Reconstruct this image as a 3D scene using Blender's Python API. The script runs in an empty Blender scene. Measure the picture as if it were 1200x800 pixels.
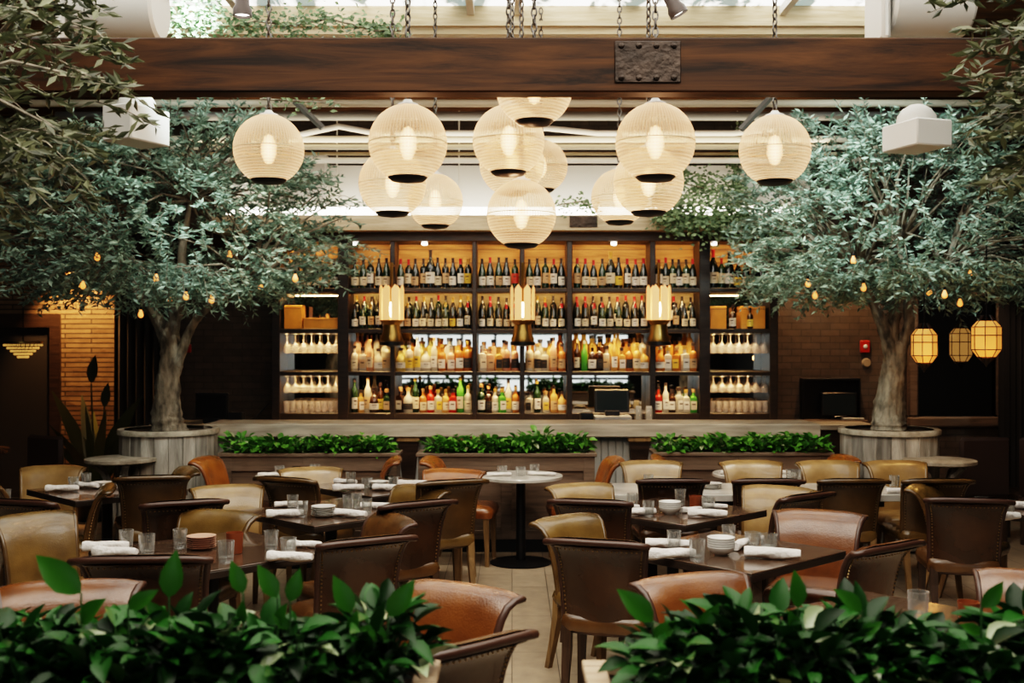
import bpy, math, random
from mathutils import Vector, Matrix
random.seed(7)
S = bpy.context.scene
COL = S.collection
PI = math.pi
F, H = 1300.0, 1.89          # focal length in pixels of a 1200x800 frame, eye height in metres

def at(px, py, d):           # survey point read off the photograph at depth d
    return Vector(((px-600)/F*d, d, H+(400-py)/F*d))
def depth(py, z): return F*(H-z)/(py-400)
def on(px, py, z):
    d = depth(py, z); return Vector(((px-600)/F*d, d, z))

# ------------------------------------------------------------------ materials
def mat(name, col, rough=0.5, metal=0.0, emit=None, es=0.0, bump=0.0, bscale=30, var=0.0, vscale=6, spec=0.5, coat=0.0, stretch=None, island=0.0, trans=0.0, alpha=1.0, col2=None):
    m = bpy.data.materials.new(name); m.use_nodes = True
    nt = m.node_tree; N = nt.nodes; L = nt.links
    b = N['Principled BSDF']
    b.inputs['Base Color'].default_value = (*col, 1); b.inputs['Roughness'].default_value = rough
    b.inputs['Metallic'].default_value = metal; b.inputs['Specular IOR Level'].default_value = spec
    b.inputs['Coat Weight'].default_value = coat
    if alpha < 1: b.inputs['Alpha'].default_value = alpha
    if emit:
        b.inputs['Emission Color'].default_value = (*emit, 1); b.inputs['Emission Strength'].default_value = es
    tc = None
    if var or bump:
        tc = N.new('ShaderNodeTexCoord'); mp = N.new('ShaderNodeMapping'); L.new(tc.outputs['Object'], mp.inputs[0])
        if stretch: mp.inputs['Scale'].default_value = stretch
    if var:
        n = N.new('ShaderNodeTexNoise'); n.inputs['Scale'].default_value = vscale; n.inputs['Detail'].default_value = 6
        L.new(mp.outputs[0], n.inputs['Vector'])
        r = N.new('ShaderNodeValToRGB'); r.color_ramp.elements[0].position = .3; r.color_ramp.elements[1].position = .7
        lo = [c*(1-var) for c in col]; hi = col2 if col2 else [min(1, c*(1+var)) for c in col]
        r.color_ramp.elements[0].color = (*lo, 1); r.color_ramp.elements[1].color = (*hi, 1)
        L.new(n.outputs['Fac'], r.inputs[0]); L.new(r.outputs[0], b.inputs['Base Color'])
    if island:
        g = N.new('ShaderNodeNewGeometry'); r = N.new('ShaderNodeValToRGB')
        lo = [c*(1-island) for c in col]; hi = col2 if col2 else [min(1, c*(1+island)) for c in col]
        r.color_ramp.elements[0].color = (*lo, 1); r.color_ramp.elements[1].color = (*hi, 1)
        L.new(g.outputs['Random Per Island'], r.inputs[0]); L.new(r.outputs[0], b.inputs['Base Color'])
    if bump:
        n2 = N.new('ShaderNodeTexNoise'); n2.inputs['Scale'].default_value = bscale; n2.inputs['Detail'].default_value = 5
        L.new(mp.outputs[0], n2.inputs['Vector'])
        bp = N.new('ShaderNodeBump'); bp.inputs['Strength'].default_value = bump; bp.inputs['Distance'].default_value = .02
        L.new(n2.outputs['Fac'], bp.inputs['Height']); L.new(bp.outputs[0], b.inputs['Normal'])
    if trans:   # leaf translucency
        out = N['Material Output']; mx = N.new('ShaderNodeMixShader'); t = N.new('ShaderNodeBsdfTranslucent')
        t.inputs['Color'].default_value = (*[min(1, c*1.4) for c in col], 1)
        mx.inputs[0].default_value = trans
        L.new(b.outputs[0], mx.inputs[1]); L.new(t.outputs[0], mx.inputs[2]); L.new(mx.outputs[0], out.inputs[0])
    return m

def clear(name, tint, gloss=0.12, rough=0.03):   # thin clear glass: mostly lets light through, mirrors at glancing angles
    m = bpy.data.materials.new(name); m.use_nodes = True
    N = m.node_tree.nodes; L = m.node_tree.links; N.remove(N['Principled BSDF']); out = N['Material Output']
    t = N.new('ShaderNodeBsdfTransparent'); t.inputs[0].default_value = (*tint, 1)
    g = N.new('ShaderNodeBsdfGlossy'); g.inputs['Roughness'].default_value = rough
    lw = N.new('ShaderNodeLayerWeight'); lw.inputs[0].default_value = .35
    ma = N.new('ShaderNodeMath'); ma.operation = 'MULTIPLY_ADD'; ma.inputs[1].default_value = .75; ma.inputs[2].default_value = gloss
    L.new(lw.outputs['Facing'], ma.inputs[0])
    df = N.new('ShaderNodeBsdfDiffuse'); df.inputs[0].default_value = (.9, .9, .88, 1); md = N.new('ShaderNodeMixShader'); md.inputs[0].default_value = .30; L.new(g.outputs[0], md.inputs[1]); L.new(df.outputs[0], md.inputs[2])  # white diffuse share imitates the bright glints along glass edges
    mx = N.new('ShaderNodeMixShader'); L.new(ma.outputs[0], mx.inputs[0]); L.new(t.outputs[0], mx.inputs[1]); L.new(md.outputs[0], mx.inputs[2])
    L.new(mx.outputs[0], out.inputs[0]); return m

def brickmat(name, c1, c2, mortar, scale=(1, 1, 1), bw=.22, bh=.075, rough=.7, bump=.6, ms=.008, off=.5):
    m = bpy.data.materials.new(name); m.use_nodes = True
    N = m.node_tree.nodes; L = m.node_tree.links; b = N['Principled BSDF']; b.inputs['Roughness'].default_value = rough
    tc = N.new('ShaderNodeTexCoord'); mp = N.new('ShaderNodeMapping'); L.new(tc.outputs['Object'], mp.inputs[0])
    mp.inputs['Rotation'].default_value = scale
    br = N.new('ShaderNodeTexBrick'); br.inputs['Scale'].default_value = 1; br.offset = off
    br.inputs['Brick Width'].default_value = bw; br.inputs['Row Height'].default_value = bh; br.inputs['Mortar Size'].default_value = ms
    br.inputs['Color1'].default_value = (*c1, 1); br.inputs['Color2'].default_value = (*c2, 1); br.inputs['Mortar'].default_value = (*mortar, 1)
    L.new(mp.outputs[0], br.inputs['Vector'])
    n = N.new('ShaderNodeTexNoise'); n.inputs['Scale'].default_value = 9; n.inputs['Detail'].default_value = 8
    L.new(mp.outputs[0], n.inputs['Vector'])
    mx = N.new('ShaderNodeMixRGB'); mx.blend_type = 'MULTIPLY'; mx.inputs[0].default_value = .55
    L.new(br.outputs['Color'], mx.inputs[1]); L.new(n.outputs['Fac'], mx.inputs[2]); L.new(mx.outputs[0], b.inputs['Base Color'])
    ad = N.new('ShaderNodeMath'); ad.operation = 'MULTIPLY_ADD'; ad.inputs[1].default_value = -1.0
    L.new(br.outputs['Fac'], ad.inputs[0]); L.new(n.outputs['Fac'], ad.inputs[2])
    bp = N.new('ShaderNodeBump'); bp.inputs['Strength'].default_value = bump; bp.inputs['Distance'].default_value = .012
    L.new(ad.outputs[0], bp.inputs['Height']); L.new(bp.outputs[0], b.inputs['Normal'])
    return m

def woodmat(name, c1, c2, rough=.5, scale=3, stretch=(1, 12, 12), coat=0, bump=.15, spec=.5, isl=0.0):
    m = mat(name, c1, rough, coat=coat, spec=spec); N = m.node_tree.nodes; L = m.node_tree.links; b = N['Principled BSDF']
    tc = N.new('ShaderNodeTexCoord'); mp = N.new('ShaderNodeMapping'); mp.inputs['Scale'].default_value = stretch; L.new(tc.outputs['Object'], mp.inputs[0])
    n = N.new('ShaderNodeTexNoise'); n.inputs['Scale'].default_value = scale; n.inputs['Detail'].default_value = 9; n.inputs['Roughness'].default_value = .65; n.inputs['Distortion'].default_value = .6
    L.new(mp.outputs[0], n.inputs['Vector'])
    r = N.new('ShaderNodeValToRGB'); r.color_ramp.elements[0].position = .35; r.color_ramp.elements[1].position = .66
    r.color_ramp.elements[0].color = (*c1, 1); r.color_ramp.elements[1].color = (*c2, 1)
    g = N.new('ShaderNodeNewGeometry'); q = N.new('ShaderNodeMath'); q.operation = 'MULTIPLY_ADD'; q.inputs[1].default_value = isl; L.new(g.outputs['Random Per Island'], q.inputs[0]); q.inputs[2].default_value = 1-isl/2
    mu = N.new('ShaderNodeMixRGB'); mu.blend_type = 'MULTIPLY'; mu.inputs[0].default_value = 1; L.new(r.outputs[0], mu.inputs[1]); L.new(q.outputs[0], mu.inputs[2])
    L.new(n.outputs['Fac'], r.inputs[0]); L.new(mu.outputs[0], b.inputs['Base Color'])
    bp = N.new('ShaderNodeBump'); bp.inputs['Strength'].default_value = bump; bp.inputs['Distance'].default_value = .01
    L.new(n.outputs['Fac'], bp.inputs['Height']); L.new(bp.outputs[0], b.inputs['Normal'])
    return m

M = {}
M['beam'] = woodmat('beam timber', (.008, .0035, .0015), (.072, .028, .008), .65, 1.3, (.8, 9, 9), spec=.25)
M['darkwood'] = woodmat('dark stained wood', (.02, .012, .008), (.05, .03, .02), .4)
M['frame'] = woodmat('shelf frame', (.012, .009, .008), (.03, .02, .015), .35)
M['plank'] = woodmat('honey planks', (.26, .12, .03), (.55, .30, .10), .5, 2.5, (.8, 8, 8))
M['fascia'] = woodmat('washed fascia wood', (.42, .32, .21), (.66, .55, .40), .6, 2)
M['palewood'] = woodmat('pale board', (.42, .33, .2), (.62, .52, .36), .6, 2)
M['weathered'] = woodmat('weathered staves', (.14, .125, .105), (.40, .37, .32), .8, 2.2, (6, 6, .7), bump=.3, isl=.8)
M['weathered_top'] = woodmat('weathered rim', (.2, .17, .13), (.42, .37, .29), .8, 3, (3, 3, 3))
M['planter'] = woodmat('planter wood', (.085, .058, .04), (.17, .12, .085), .6, 2)
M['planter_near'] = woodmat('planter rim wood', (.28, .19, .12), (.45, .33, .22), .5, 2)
M['table'] = woodmat('table top wood', (.05, .03, .02), (.095, .06, .04), .22, 3, (1, 10, 10), coat=.6, bump=.03)
M['table_edge'] = woodmat('table edge wood', (.018, .012, .009), (.04, .028, .02), .35)
M['legwood'] = woodmat('chair leg wood', (.13, .075, .03), (.26, .16, .07), .45, 3, (8, 8, 1))
M['legdark'] = woodmat('dark leg wood', (.03, .016, .009), (.07, .04, .022), .4, 3, (8, 8, 1))
M['marble'] = mat('white marble', (.5, .48, .44), .22, var=.25, vscale=4, coat=.2)
M['stone'] = mat('bar stone', (.40, .35, .28), .35, var=.3, vscale=2.5, stretch=(1, 3, 8))
M['black'] = mat('black metal', (.008, .008, .009), .35, .3)
M['blackpl'] = mat('black plastic', (.012, .013, .015), .3)
M['iron'] = mat('rusty iron plate', (.03, .02, .015), .4, .6, var=.6, vscale=9, bump=.3)
M['steel'] = mat('galvanised chain', (.12, .11, .10), .4, .9)
M['brass'] = mat('aged brass', (.22, .14, .045), .28, .9)
M['white'] = mat('white paint', (.62, .6, .56), .5)
M['cream'] = mat('cream pipe paint', (.74, .68, .55), .5)
M['bulk'] = mat('bulkhead paint', (.70, .68, .62), .6)
M['greyp'] = mat('grey strut', (.25, .25, .24), .5, .3)
M['bead'] = mat('pale grey panel paint', (.30, .30, .28), .5)
M['bark'] = mat('olive bark', (.19, .165, .125), .9, var=.7, vscale=16, bump=1.0, bscale=26, stretch=(1, 1, .4))
M['soil'] = mat('soil', (.05, .03, .018), .95, bump=1, bscale=60)
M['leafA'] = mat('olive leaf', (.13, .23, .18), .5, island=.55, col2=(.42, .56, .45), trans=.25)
M['leafB'] = mat('shaded olive leaf', (.04, .052, .028), .45, island=.6, col2=(.16, .17, .09), trans=.2)  # backlit shade of the near crowns put into a darker leaf colour
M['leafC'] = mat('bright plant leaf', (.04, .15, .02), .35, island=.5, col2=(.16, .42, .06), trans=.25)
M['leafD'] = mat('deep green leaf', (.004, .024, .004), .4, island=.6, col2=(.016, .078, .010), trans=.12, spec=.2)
M['glint_leaf'] = mat('pale glint leaf', (.22, .27, .15), .3)  # whitish highlights on the foliage, painted as pale leaves
M['leafI'] = mat('ivy leaf', (.09, .16, .08), .5, island=.5, col2=(.28, .38, .22), trans=.25)
M['leafK'] = mat('dark blade leaf', (.015, .025, .012), .4, island=.5, col2=(.07, .075, .025))
M['stem'] = mat('green stem', (.03, .08, .02), .5)
M['napkin'] = mat('napkin linen', (.72, .68, .65), .85, bump=.9, bscale=28)
M['porcelain'] = mat('porcelain', (.68, .67, .64), .25)
M['terracotta'] = mat('pink clay glaze', (.5, .30, .22), .4)
M['copper'] = mat('amber copper', (.19, .055, .022), .25)
M['glass'] = clear('clear glass', (.93, .94, .93), .12)
M['stemglass'] = clear('stemware glass', (.88, .86, .82), .22)
M['stemglass2'] = mat('brightened stemware glass', (.75, .66, .58), .1, alpha=.3)  # milky tone painted in place of pale reflections on the glasses
M['mirror'] = mat('antique mirror', (.60, .57, .50), .015, 1.0)
M['mirrord'] = mat('dark mirror', (.16, .15, .14), .05, 1.0)  # dark tint holds the reflection of the dim room
M['red'] = mat('red plastic', (.4, .02, .01), .35)
M['beige'] = mat('beige plastic', (.3, .24, .17), .5)
M['orangebox'] = mat('orange wooden case', (.62, .26, .04), .5, var=.2)
M['cashgrey'] = mat('pale grey metal', (.42, .42, .41), .4, .2)
M['brick'] = brickmat('dark painted brick', (.085, .062, .045), (.115, .083, .06), (.065, .048, .036), (PI/2, 0, 0), .22, .075, .7, .45, .006)
M['brickL'] = brickmat('warm split stone', (.20, .12, .06), (.30, .19, .10), (.06, .04, .02), (PI/2, 0, 0), .6, .055, .8, 1.0)
M['floor'] = brickmat('wood look floor tile', (.40, .31, .215), (.47, .37, .26), (.10, .08, .06), (0, 0, PI/2), .9, .27, .4, .3, .003)
M['dark'] = mat('dark wall paint', (.014, .013, .013), .8)
M['curtain'] = mat('dark curtain', (.02, .017, .016), .9)
M['seatpad'] = mat('dark seat', (.03, .015, .01), .5)
M['vinyl'] = mat('pale conduit', (.76, .73, .66), .5)
M['deck'] = woodmat('roof deck wood', (.07, .034, .014), (.20, .095, .035), .7, 2)
M['strip'] = mat('light strip', (1, 1, 1), emit=(1, .93, .82), es=7)
M['bulbw'] = mat('warm filament', (1, .8, .5), emit=(1, .62, .26), es=30)
M['fairy'] = mat('fairy bulb glass', (1, .6, .25), emit=(1, .30, .05), es=1.5)
M['amber'] = mat('amber shade', (.5, .22, .05), .6, emit=(1, .34, .07), es=.62)
M['amberdim'] = mat('dim amber shade', (.3, .17, .06), .6, emit=(1, .5, .15), es=.25)
M['sconce'] = mat('glowing glass pane', (.8, .5, .25), .4, emit=(1, .42, .13), es=.95)
M['gold'] = mat('gold beads', (.5, .3, .08), .4, .4, emit=(1, .55, .15), es=.5)

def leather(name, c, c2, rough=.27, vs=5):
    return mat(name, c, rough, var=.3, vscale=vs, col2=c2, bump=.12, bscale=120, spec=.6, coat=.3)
LE = {  # front, rear leather darkened mostly to hold the shade on chair backs, leg
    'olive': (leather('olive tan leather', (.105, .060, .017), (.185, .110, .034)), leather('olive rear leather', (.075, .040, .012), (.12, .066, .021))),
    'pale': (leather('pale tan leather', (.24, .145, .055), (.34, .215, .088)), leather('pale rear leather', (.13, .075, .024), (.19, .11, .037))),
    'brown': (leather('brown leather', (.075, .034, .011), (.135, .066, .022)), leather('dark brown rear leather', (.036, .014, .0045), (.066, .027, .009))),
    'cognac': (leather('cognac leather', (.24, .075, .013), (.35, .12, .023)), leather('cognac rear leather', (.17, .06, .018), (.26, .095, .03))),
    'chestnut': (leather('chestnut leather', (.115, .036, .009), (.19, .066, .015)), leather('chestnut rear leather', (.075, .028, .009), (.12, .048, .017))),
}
M['piping'] = mat('dark leather edge', (.055, .026, .017), .35)
M['nail'] = mat('brass nails', (.35, .25, .12), .3, .9)

# globe glass: ribbed, half clear, glowing
def globemat():
    m = bpy.data.materials.new('ribbed globe glass'); m.use_nodes = True
    N = m.node_tree.nodes; L = m.node_tree.links; b = N['Principled BSDF']; out = N['Material Output']
    def math_(op, a, b_=None, c=None):
        n = N.new('ShaderNodeMath'); n.operation = op
        for k, v in enumerate((a, b_, c)):
            if v is None: continue
            if isinstance(v, (int, float)): n.inputs[k].default_value = v
            else: L.new(v, n.inputs[k])
        return n.outputs[0]
    tc = N.new('ShaderNodeTexCoord'); sx = N.new('ShaderNodeSeparateXYZ'); L.new(tc.outputs['Object'], sx.inputs[0])
    lat = math_('ARCSINE', math_('DIVIDE', sx.outputs['Z'], .226))
    low = math_('LESS_THAN', sx.outputs['Z'], 0.0)
    rings = math_('SINE', math_('MULTIPLY', lat, 2*PI*11.5))
    ribs = math_('SINE', math_('MULTIPLY', math_('ARCTAN2', sx.outputs['X'], sx.outputs['Y']), 72))
    hi = math_('SUBTRACT', 1.0, low)
    pat = math_('ADD', math_('MULTIPLY', rings, math_('MULTIPLY_ADD', low, .8, .15)), math_('MULTIPLY', ribs, math_('MULTIPLY_ADD', hi, .3, .3)))
    b.inputs['Base Color'].default_value = (.66, .52, .37, 1); b.inputs['Roughness'].default_value = .3
    lw = N.new('ShaderNodeLayerWeight'); lw.inputs[0].default_value = .5
    rim = math_('POWER', lw.outputs['Facing'], 2.2)
    b.inputs['Emission Color'].default_value = (1, .50, .22, 1)
    L.new(math_('MULTIPLY_ADD', rim, .38, math_('MULTIPLY_ADD', pat, .03, .02)), b.inputs['Emission Strength'])
    bp = N.new('ShaderNodeBump'); bp.inputs['Strength'].default_value = .8; bp.inputs['Distance'].default_value = .005
    L.new(pat, bp.inputs['Height']); L.new(bp.outputs[0], b.inputs['Normal'])
    tl = N.new('ShaderNodeBsdfTranslucent'); tl.inputs['Color'].default_value = (.92, .76, .60, 1); L.new(bp.outputs[0], tl.inputs['Normal'])
    m1 = N.new('ShaderNodeMixShader'); m1.inputs[0].default_value = .5; L.new(b.outputs[0], m1.inputs[1]); L.new(tl.outputs[0], m1.inputs[2])
    t = N.new('ShaderNodeBsdfTransparent'); t.inputs[0].default_value = (1, .93, .82, 1)
    fa = math_('ADD', math_('MULTIPLY_ADD', lw.outputs['Facing'], .50, .26), math_('MULTIPLY', pat, .12))
    mx = N.new('ShaderNodeMixShader'); L.new(fa, mx.inputs[0]); L.new(t.outputs[0], mx.inputs[1]); L.new(m1.outputs[0], mx.inputs[2])
    L.new(mx.outputs[0], out.inputs[0]); return m
def halomat():   # soft bulb glow through the ribs, put into emission that fades outward
    m = bpy.data.materials.new('painted bulb glow'); m.use_nodes = True
    N = m.node_tree.nodes; L = m.node_tree.links; N.remove(N['Principled BSDF']); out = N['Material Output']
    e = N.new('ShaderNodeEmission'); e.inputs[0].default_value = (1, .52, .26, 1); e.inputs[1].default_value = 7
    t = N.new('ShaderNodeBsdfTransparent'); lw = N.new('ShaderNodeLayerWeight'); lw.inputs[0].default_value = .5
    p = N.new('ShaderNodeMath'); p.operation = 'POWER'; p.inputs[1].default_value = .26; L.new(lw.outputs['Facing'], p.inputs[0])
    mx = N.new('ShaderNodeMixShader'); L.new(p.outputs[0], mx.inputs[0]); L.new(e.outputs[0], mx.inputs[1]); L.new(t.outputs[0], mx.inputs[2]); L.new(mx.outputs[0], out.inputs[0]); return m
M['halo'] = halomat()
M['globe'] = globemat()

def skymat():
    m = bpy.data.materials.new('streaky skylight glass'); m.use_nodes = True
    N = m.node_tree.nodes; L = m.node_tree.links; b = N['Principled BSDF']
    tc = N.new('ShaderNodeTexCoord'); mp = N.new('ShaderNodeMapping'); mp.inputs['Scale'].default_value = (1.6, .5, 1); mp.inputs['Rotation'].default_value = (0, 0, .35)
    L.new(tc.outputs['Object'], mp.inputs[0])
    n = N.new('ShaderNodeTexNoise'); n.inputs['Scale'].default_value = 3; n.inputs['Detail'].default_value = 6; n.inputs['Distortion'].default_value = 1
    L.new(mp.outputs[0], n.inputs['Vector'])
    r = N.new('ShaderNodeValToRGB'); r.color_ramp.elements[0].position = .42; r.color_ramp.elements[1].position = .54
    r.color_ramp.elements[0].color = (.045, .075, .075, 1); r.color_ramp.elements[1].color = (1, .95, .86, 1)
    L.new(n.outputs['Fac'], r.inputs[0]); L.new(r.outputs[0], b.inputs['Emission Color']); b.inputs['Emission Strength'].default_value = 4.2
    b.inputs['Base Color'].default_value = (.5, .5, .5, 1)
    return m
M['sky'] = skymat()
M['daylight'] = mat('daylit window glass', (.5, .5, .5), emit=(.80, .92, 1), es=2.6)

# ------------------------------------------------------------------ mesh builder
class MB:
    def __init__(s): s.v = []; s.f = []; s.m = []
    def add(s, vs, fs, mi=0, mx=None):
        o = len(s.v)
        s.v += [tuple(mx @ Vector(p)) for p in vs] if mx is not None else [tuple(p) for p in vs]
        s.f += [tuple(i+o for i in f) for f in fs]; s.m += [mi]*len(fs); return s
    def box(s, x0, x1, y0, y1, z0, z1, mi=0, mx=None):
        vs = [(x, y, z) for z in (z0, z1) for y in (y0, y1) for x in (x0, x1)]
        return s.add(vs, [(0, 2, 3, 1), (4, 5, 7, 6), (0, 1, 5, 4), (2, 6, 7, 3), (0, 4, 6, 2), (1, 3, 7, 5)], mi, mx)
    def bev(s, x0, x1, y0, y1, z0, z1, b=.01, mi=0, mx=None):   # box with chamfered edges all round
        vs = []; fs = []
        cx, cy, cz = (x0+x1)/2, (y0+y1)/2, (z0+z1)/2
        hx, hy, hz = (x1-x0)/2, (y1-y0)/2, (z1-z0)/2; b = min(b, hx*.9, hy*.9, hz*.9)
        idx = {}
        for sx in (-1, 1):
            for sy in (-1, 1):
                for sz in (-1, 1):
                    for a in range(3):
                        p = [cx+sx*(hx-(b if a != 0 else 0)), cy+sy*(hy-(b if a != 1 else 0)), cz+sz*(hz-(b if a != 2 else 0))]
                        idx[(sx, sy, sz, a)] = len(vs); vs.append(p)
        g = lambda *k: idx[k]
        for q in (-1, 1):
            fs.append((g(q, -1, -1, 0), g(q, 1, -1, 0), g(q, 1, 1, 0), g(q, -1, 1, 0)))
            fs.append((g(-1, q, -1, 1), g(1, q, -1, 1), g(1, q, 1, 1), g(-1, q, 1, 1)))
            fs.append((g(-1, -1, q, 2), g(1, -1, q, 2), g(1, 1, q, 2), g(-1, 1, q, 2)))
        for p in (-1, 1):
            for q in (-1, 1):
                fs.append((g(p, q, -1, 0), g(p, q, 1, 0), g(p, q, 1, 1), g(p, q, -1, 1)))
                fs.append((g(p, -1, q, 0), g(p, 1, q, 0), g(p, 1, q, 2), g(p, -1, q, 2)))
                fs.append((g(-1, p, q, 1), g(1, p, q, 1), g(1, p, q, 2), g(-1, p, q, 2)))
                for r in (-1, 1): fs.append((g(p, q, r, 0), g(p, q, r, 1), g(p, q, r, 2)))
        return s.add(vs, fs, mi, mx)
    def lathe(s, prof, n=16, mi=0, mx=None, mis=None):  # prof: (r, z)
        vs = []; fs = []; k = len(prof)
        for r, z in prof:
            for i in range(n):
                a = 2*PI*i/n; vs.append((r*math.cos(a), r*math.sin(a), z))
        o = len(s.f)
        for j in range(k-1):
            for i in range(n): fs.append((j*n+i, j*n+(i+1) % n, (j+1)*n+(i+1) % n, (j+1)*n+i))
        s.add(vs, fs, mi, mx)
        if mis:
            for j in range(k-1):
                for i in range(n): s.m[o+j*n+i] = mis[j]
        return s
    def tube(s, pts, rad, n=8, mi=0, cap=True):
        pts = [Vector(p) for p in pts]; k = len(pts)
        if not isinstance(rad, (list, tuple)): rad = [rad]*k
        vs = []; fs = []; up = Vector((0, 0, 1)); prev = None
        for j in range(k):
            t = (pts[min(j+1, k-1)]-pts[max(j-1, 0)]).normalized()
            if prev is None:
                a = t.cross(up if abs(t.z) < .9 else Vector((1, 0, 0))).normalized()
            else:
                a = (prev - t*prev.dot(t)).normalized()
            prev = a; b = t.cross(a)
            for i in range(n):
                q = 2*PI*i/n; vs.append(pts[j]+(a*math.cos(q)+b*math.sin(q))*rad[j])
        for j in range(k-1):
            for i in range(n): fs.append((j*n+i, j*n+(i+1) % n, (j+1)*n+(i+1) % n, (j+1)*n+i))
        if cap: fs += [tuple(range(n))[::-1], tuple((k-1)*n+i for i in range(n))]
        return s.add(vs, fs, mi)
    def leaf(s, p, d, nrm, L, W, fold=.25, mi=0, six=False):
        d = d.normalized(); sd = d.cross(nrm)
        if sd.length < 1e-3: sd = d.cross(Vector((.3, .8, .5)))
        sd.normalize(); n = sd.cross(d)
        if six:
            T = ((.12, .27, 0), (.32, .48, .01), (.55, .46, .04), (.78, .27, .09)); vs = [p, p+d*L-n*L*.17]
            for t_, w_, q in T: vs += [p+d*L*t_-n*L*q, p+d*L*t_+sd*W*w_+n*(W*fold*w_*2-L*q), p+d*L*t_-sd*W*w_+n*(W*fold*w_*2-L*q)]
            fs = [(0, 2, 3), (0, 4, 2), (1, 12, 11), (1, 11, 13)]
            fs = [(0, 2, 3), (0, 4, 2)]+[(2+3*k, 5+3*k, 6+3*k, 3+3*k) for k in range(3)]+[(2+3*k, 4+3*k, 7+3*k, 5+3*k) for k in range(3)]+[(11, 1, 12), (11, 13, 1)]
        else:
            vs = [p, p+d*L*.45+sd*W*.5+n*W*fold, p+d*L, p+d*L*.45-sd*W*.5+n*W*fold]
            fs = [(0, 1, 2), (0, 2, 3)]
        return s.add(vs, fs, mi)
    def build(s, name, mats, parent=None, smooth=True, angle=None):
        me = bpy.data.meshes.new(name); me.from_pydata(s.v, [], s.f)
        for m in (mats if isinstance(mats, (list, tuple)) else [mats]): me.materials.append(m)
        me.polygons.foreach_set('material_index', s.m)
        if smooth:
            me.polygons.foreach_set('use_smooth', [True]*len(s.f))
            me.set_sharp_from_angle(angle=angle or .7)
        me.update()
        o = bpy.data.objects.new(name, me); COL.objects.link(o)
        if parent is not None: o.parent = parent
        return o

def tag(o, label=None, cat=None, group=None, kind=None):
    if label: o['label'] = label
    if cat: o['category'] = cat
    if group: o['group'] = group
    if kind: o['kind'] = kind
    return o
def empty(name, loc=(0, 0, 0), rz=0, label=None, cat=None, group=None):
    o = bpy.data.objects.new(name, None); COL.objects.link(o); o.location = loc; o.rotation_euler = (0, 0, rz); o.empty_display_size = .1
    return tag(o, label, cat, group)
KIDS = {}
def copy_tree(o, parent=None):
    c = o.copy(); COL.objects.link(c)
    if parent is not None: c.parent = parent
    for ch in KIDS.get(o.name, None) or list(o.children): copy_tree(ch, c)
    return c
def struct(name, mb, m, smooth=False): return tag(mb.build(name, m, smooth=smooth), kind='structure')
ORD = ['first', 'second', 'third', 'fourth', 'fifth', 'sixth', 'seventh', 'eighth', 'ninth', 'tenth', 'eleventh', 'twelfth', 'thirteenth', 'fourteenth', 'fifteenth']

# ------------------------------------------------------------------ room
ZC = 4.6
struct('floor', MB().box(-6.3, 6.3, -8.1, 12.9, -.1, 0), M['floor'])
def wall_at_back():
    y0, y1 = 12.66, 12.85
    struct('wall_back', MB().box(-4.3, 6.3, y0, y1, 0, 4.7), M['brick'])
    struct('wall_back_left', MB().box(-6.3, -4.3, y0, y1, 0, 4.7), M['brickL'])
wall_at_back()
struct('wall_left', MB().box(-6.4, -6.3, -8.1, 12.9, 0, 4.7), M['dark'])
struct('wall_right', MB().box(6.3, 6.4, -8.1, 12.9, 0, 4.7), M['dark'])
# wall behind the photographer with tall windows (seen in the bar mirror)
b = MB(); b.box(-6.3, 6.3, -8.1, -8.0, 0, .35).box(-6.3, 6.3, -8.1, -8.0, 2.15, 4.7)
b.box(-6.3, -3.5, -8.1, -8.0, .35, 2.15).box(3.5, 6.3, -8.1, -8.0, .35, 2.15)
struct('wall_front', b, M['dark'])
struct('window_1', MB().box(-3.5, 3.5, -8.08, -8.06, .35, 2.15), M['daylight'])
b = MB()
for i in range(8): b.box(-3.5+i-.04, -3.5+i+.04, -8.05, -7.98, .35, 2.15)
for z in (.38, .78, 2.12): b.box(-3.5, 3.5, -8.05, -7.98, z-.04, z+.04)
struct('trim_1', b, M['black'])
# roof round the skylight
SX = 3.7
b = MB(); b.box(-6.3, -SX, -8.1, 12.9, ZC, 4.7).box(SX, 6.3, -8.1, 12.9, ZC, 4.7).box(-SX, SX, -8.1, .4, ZC, 4.7).box(-SX, SX, 9.55, 12.9, ZC, 4.7)
struct('ceiling', b, M['deck'])
struct('window_2', MB().box(-SX, SX, .4, 9.5, 4.74, 4.76), M['sky'])
b = MB()
for x in (-2.3, -.35, .05, 2.3): b.box(x-.03, x+.03, .4, 9.5, 4.66, 4.73)
struct('trim_2', b, M['white'])
b = MB(); b.box(-SX-.1, SX+.1, 9.42, 9.56, 4.50, 4.74); b.box(-SX-.1, SX+.1, 9.38, 9.42, 4.56, 4.60)
struct('trim_3', b, M['palewood'])
# roof joists over the bar
b = MB()
for y in (10.3, 10.95, 11.6, 12.2): b.box(-6, 6, y-.05, y+.05, 4.38, 4.6)
struct('trim_4', b, M['deck'])
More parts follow.
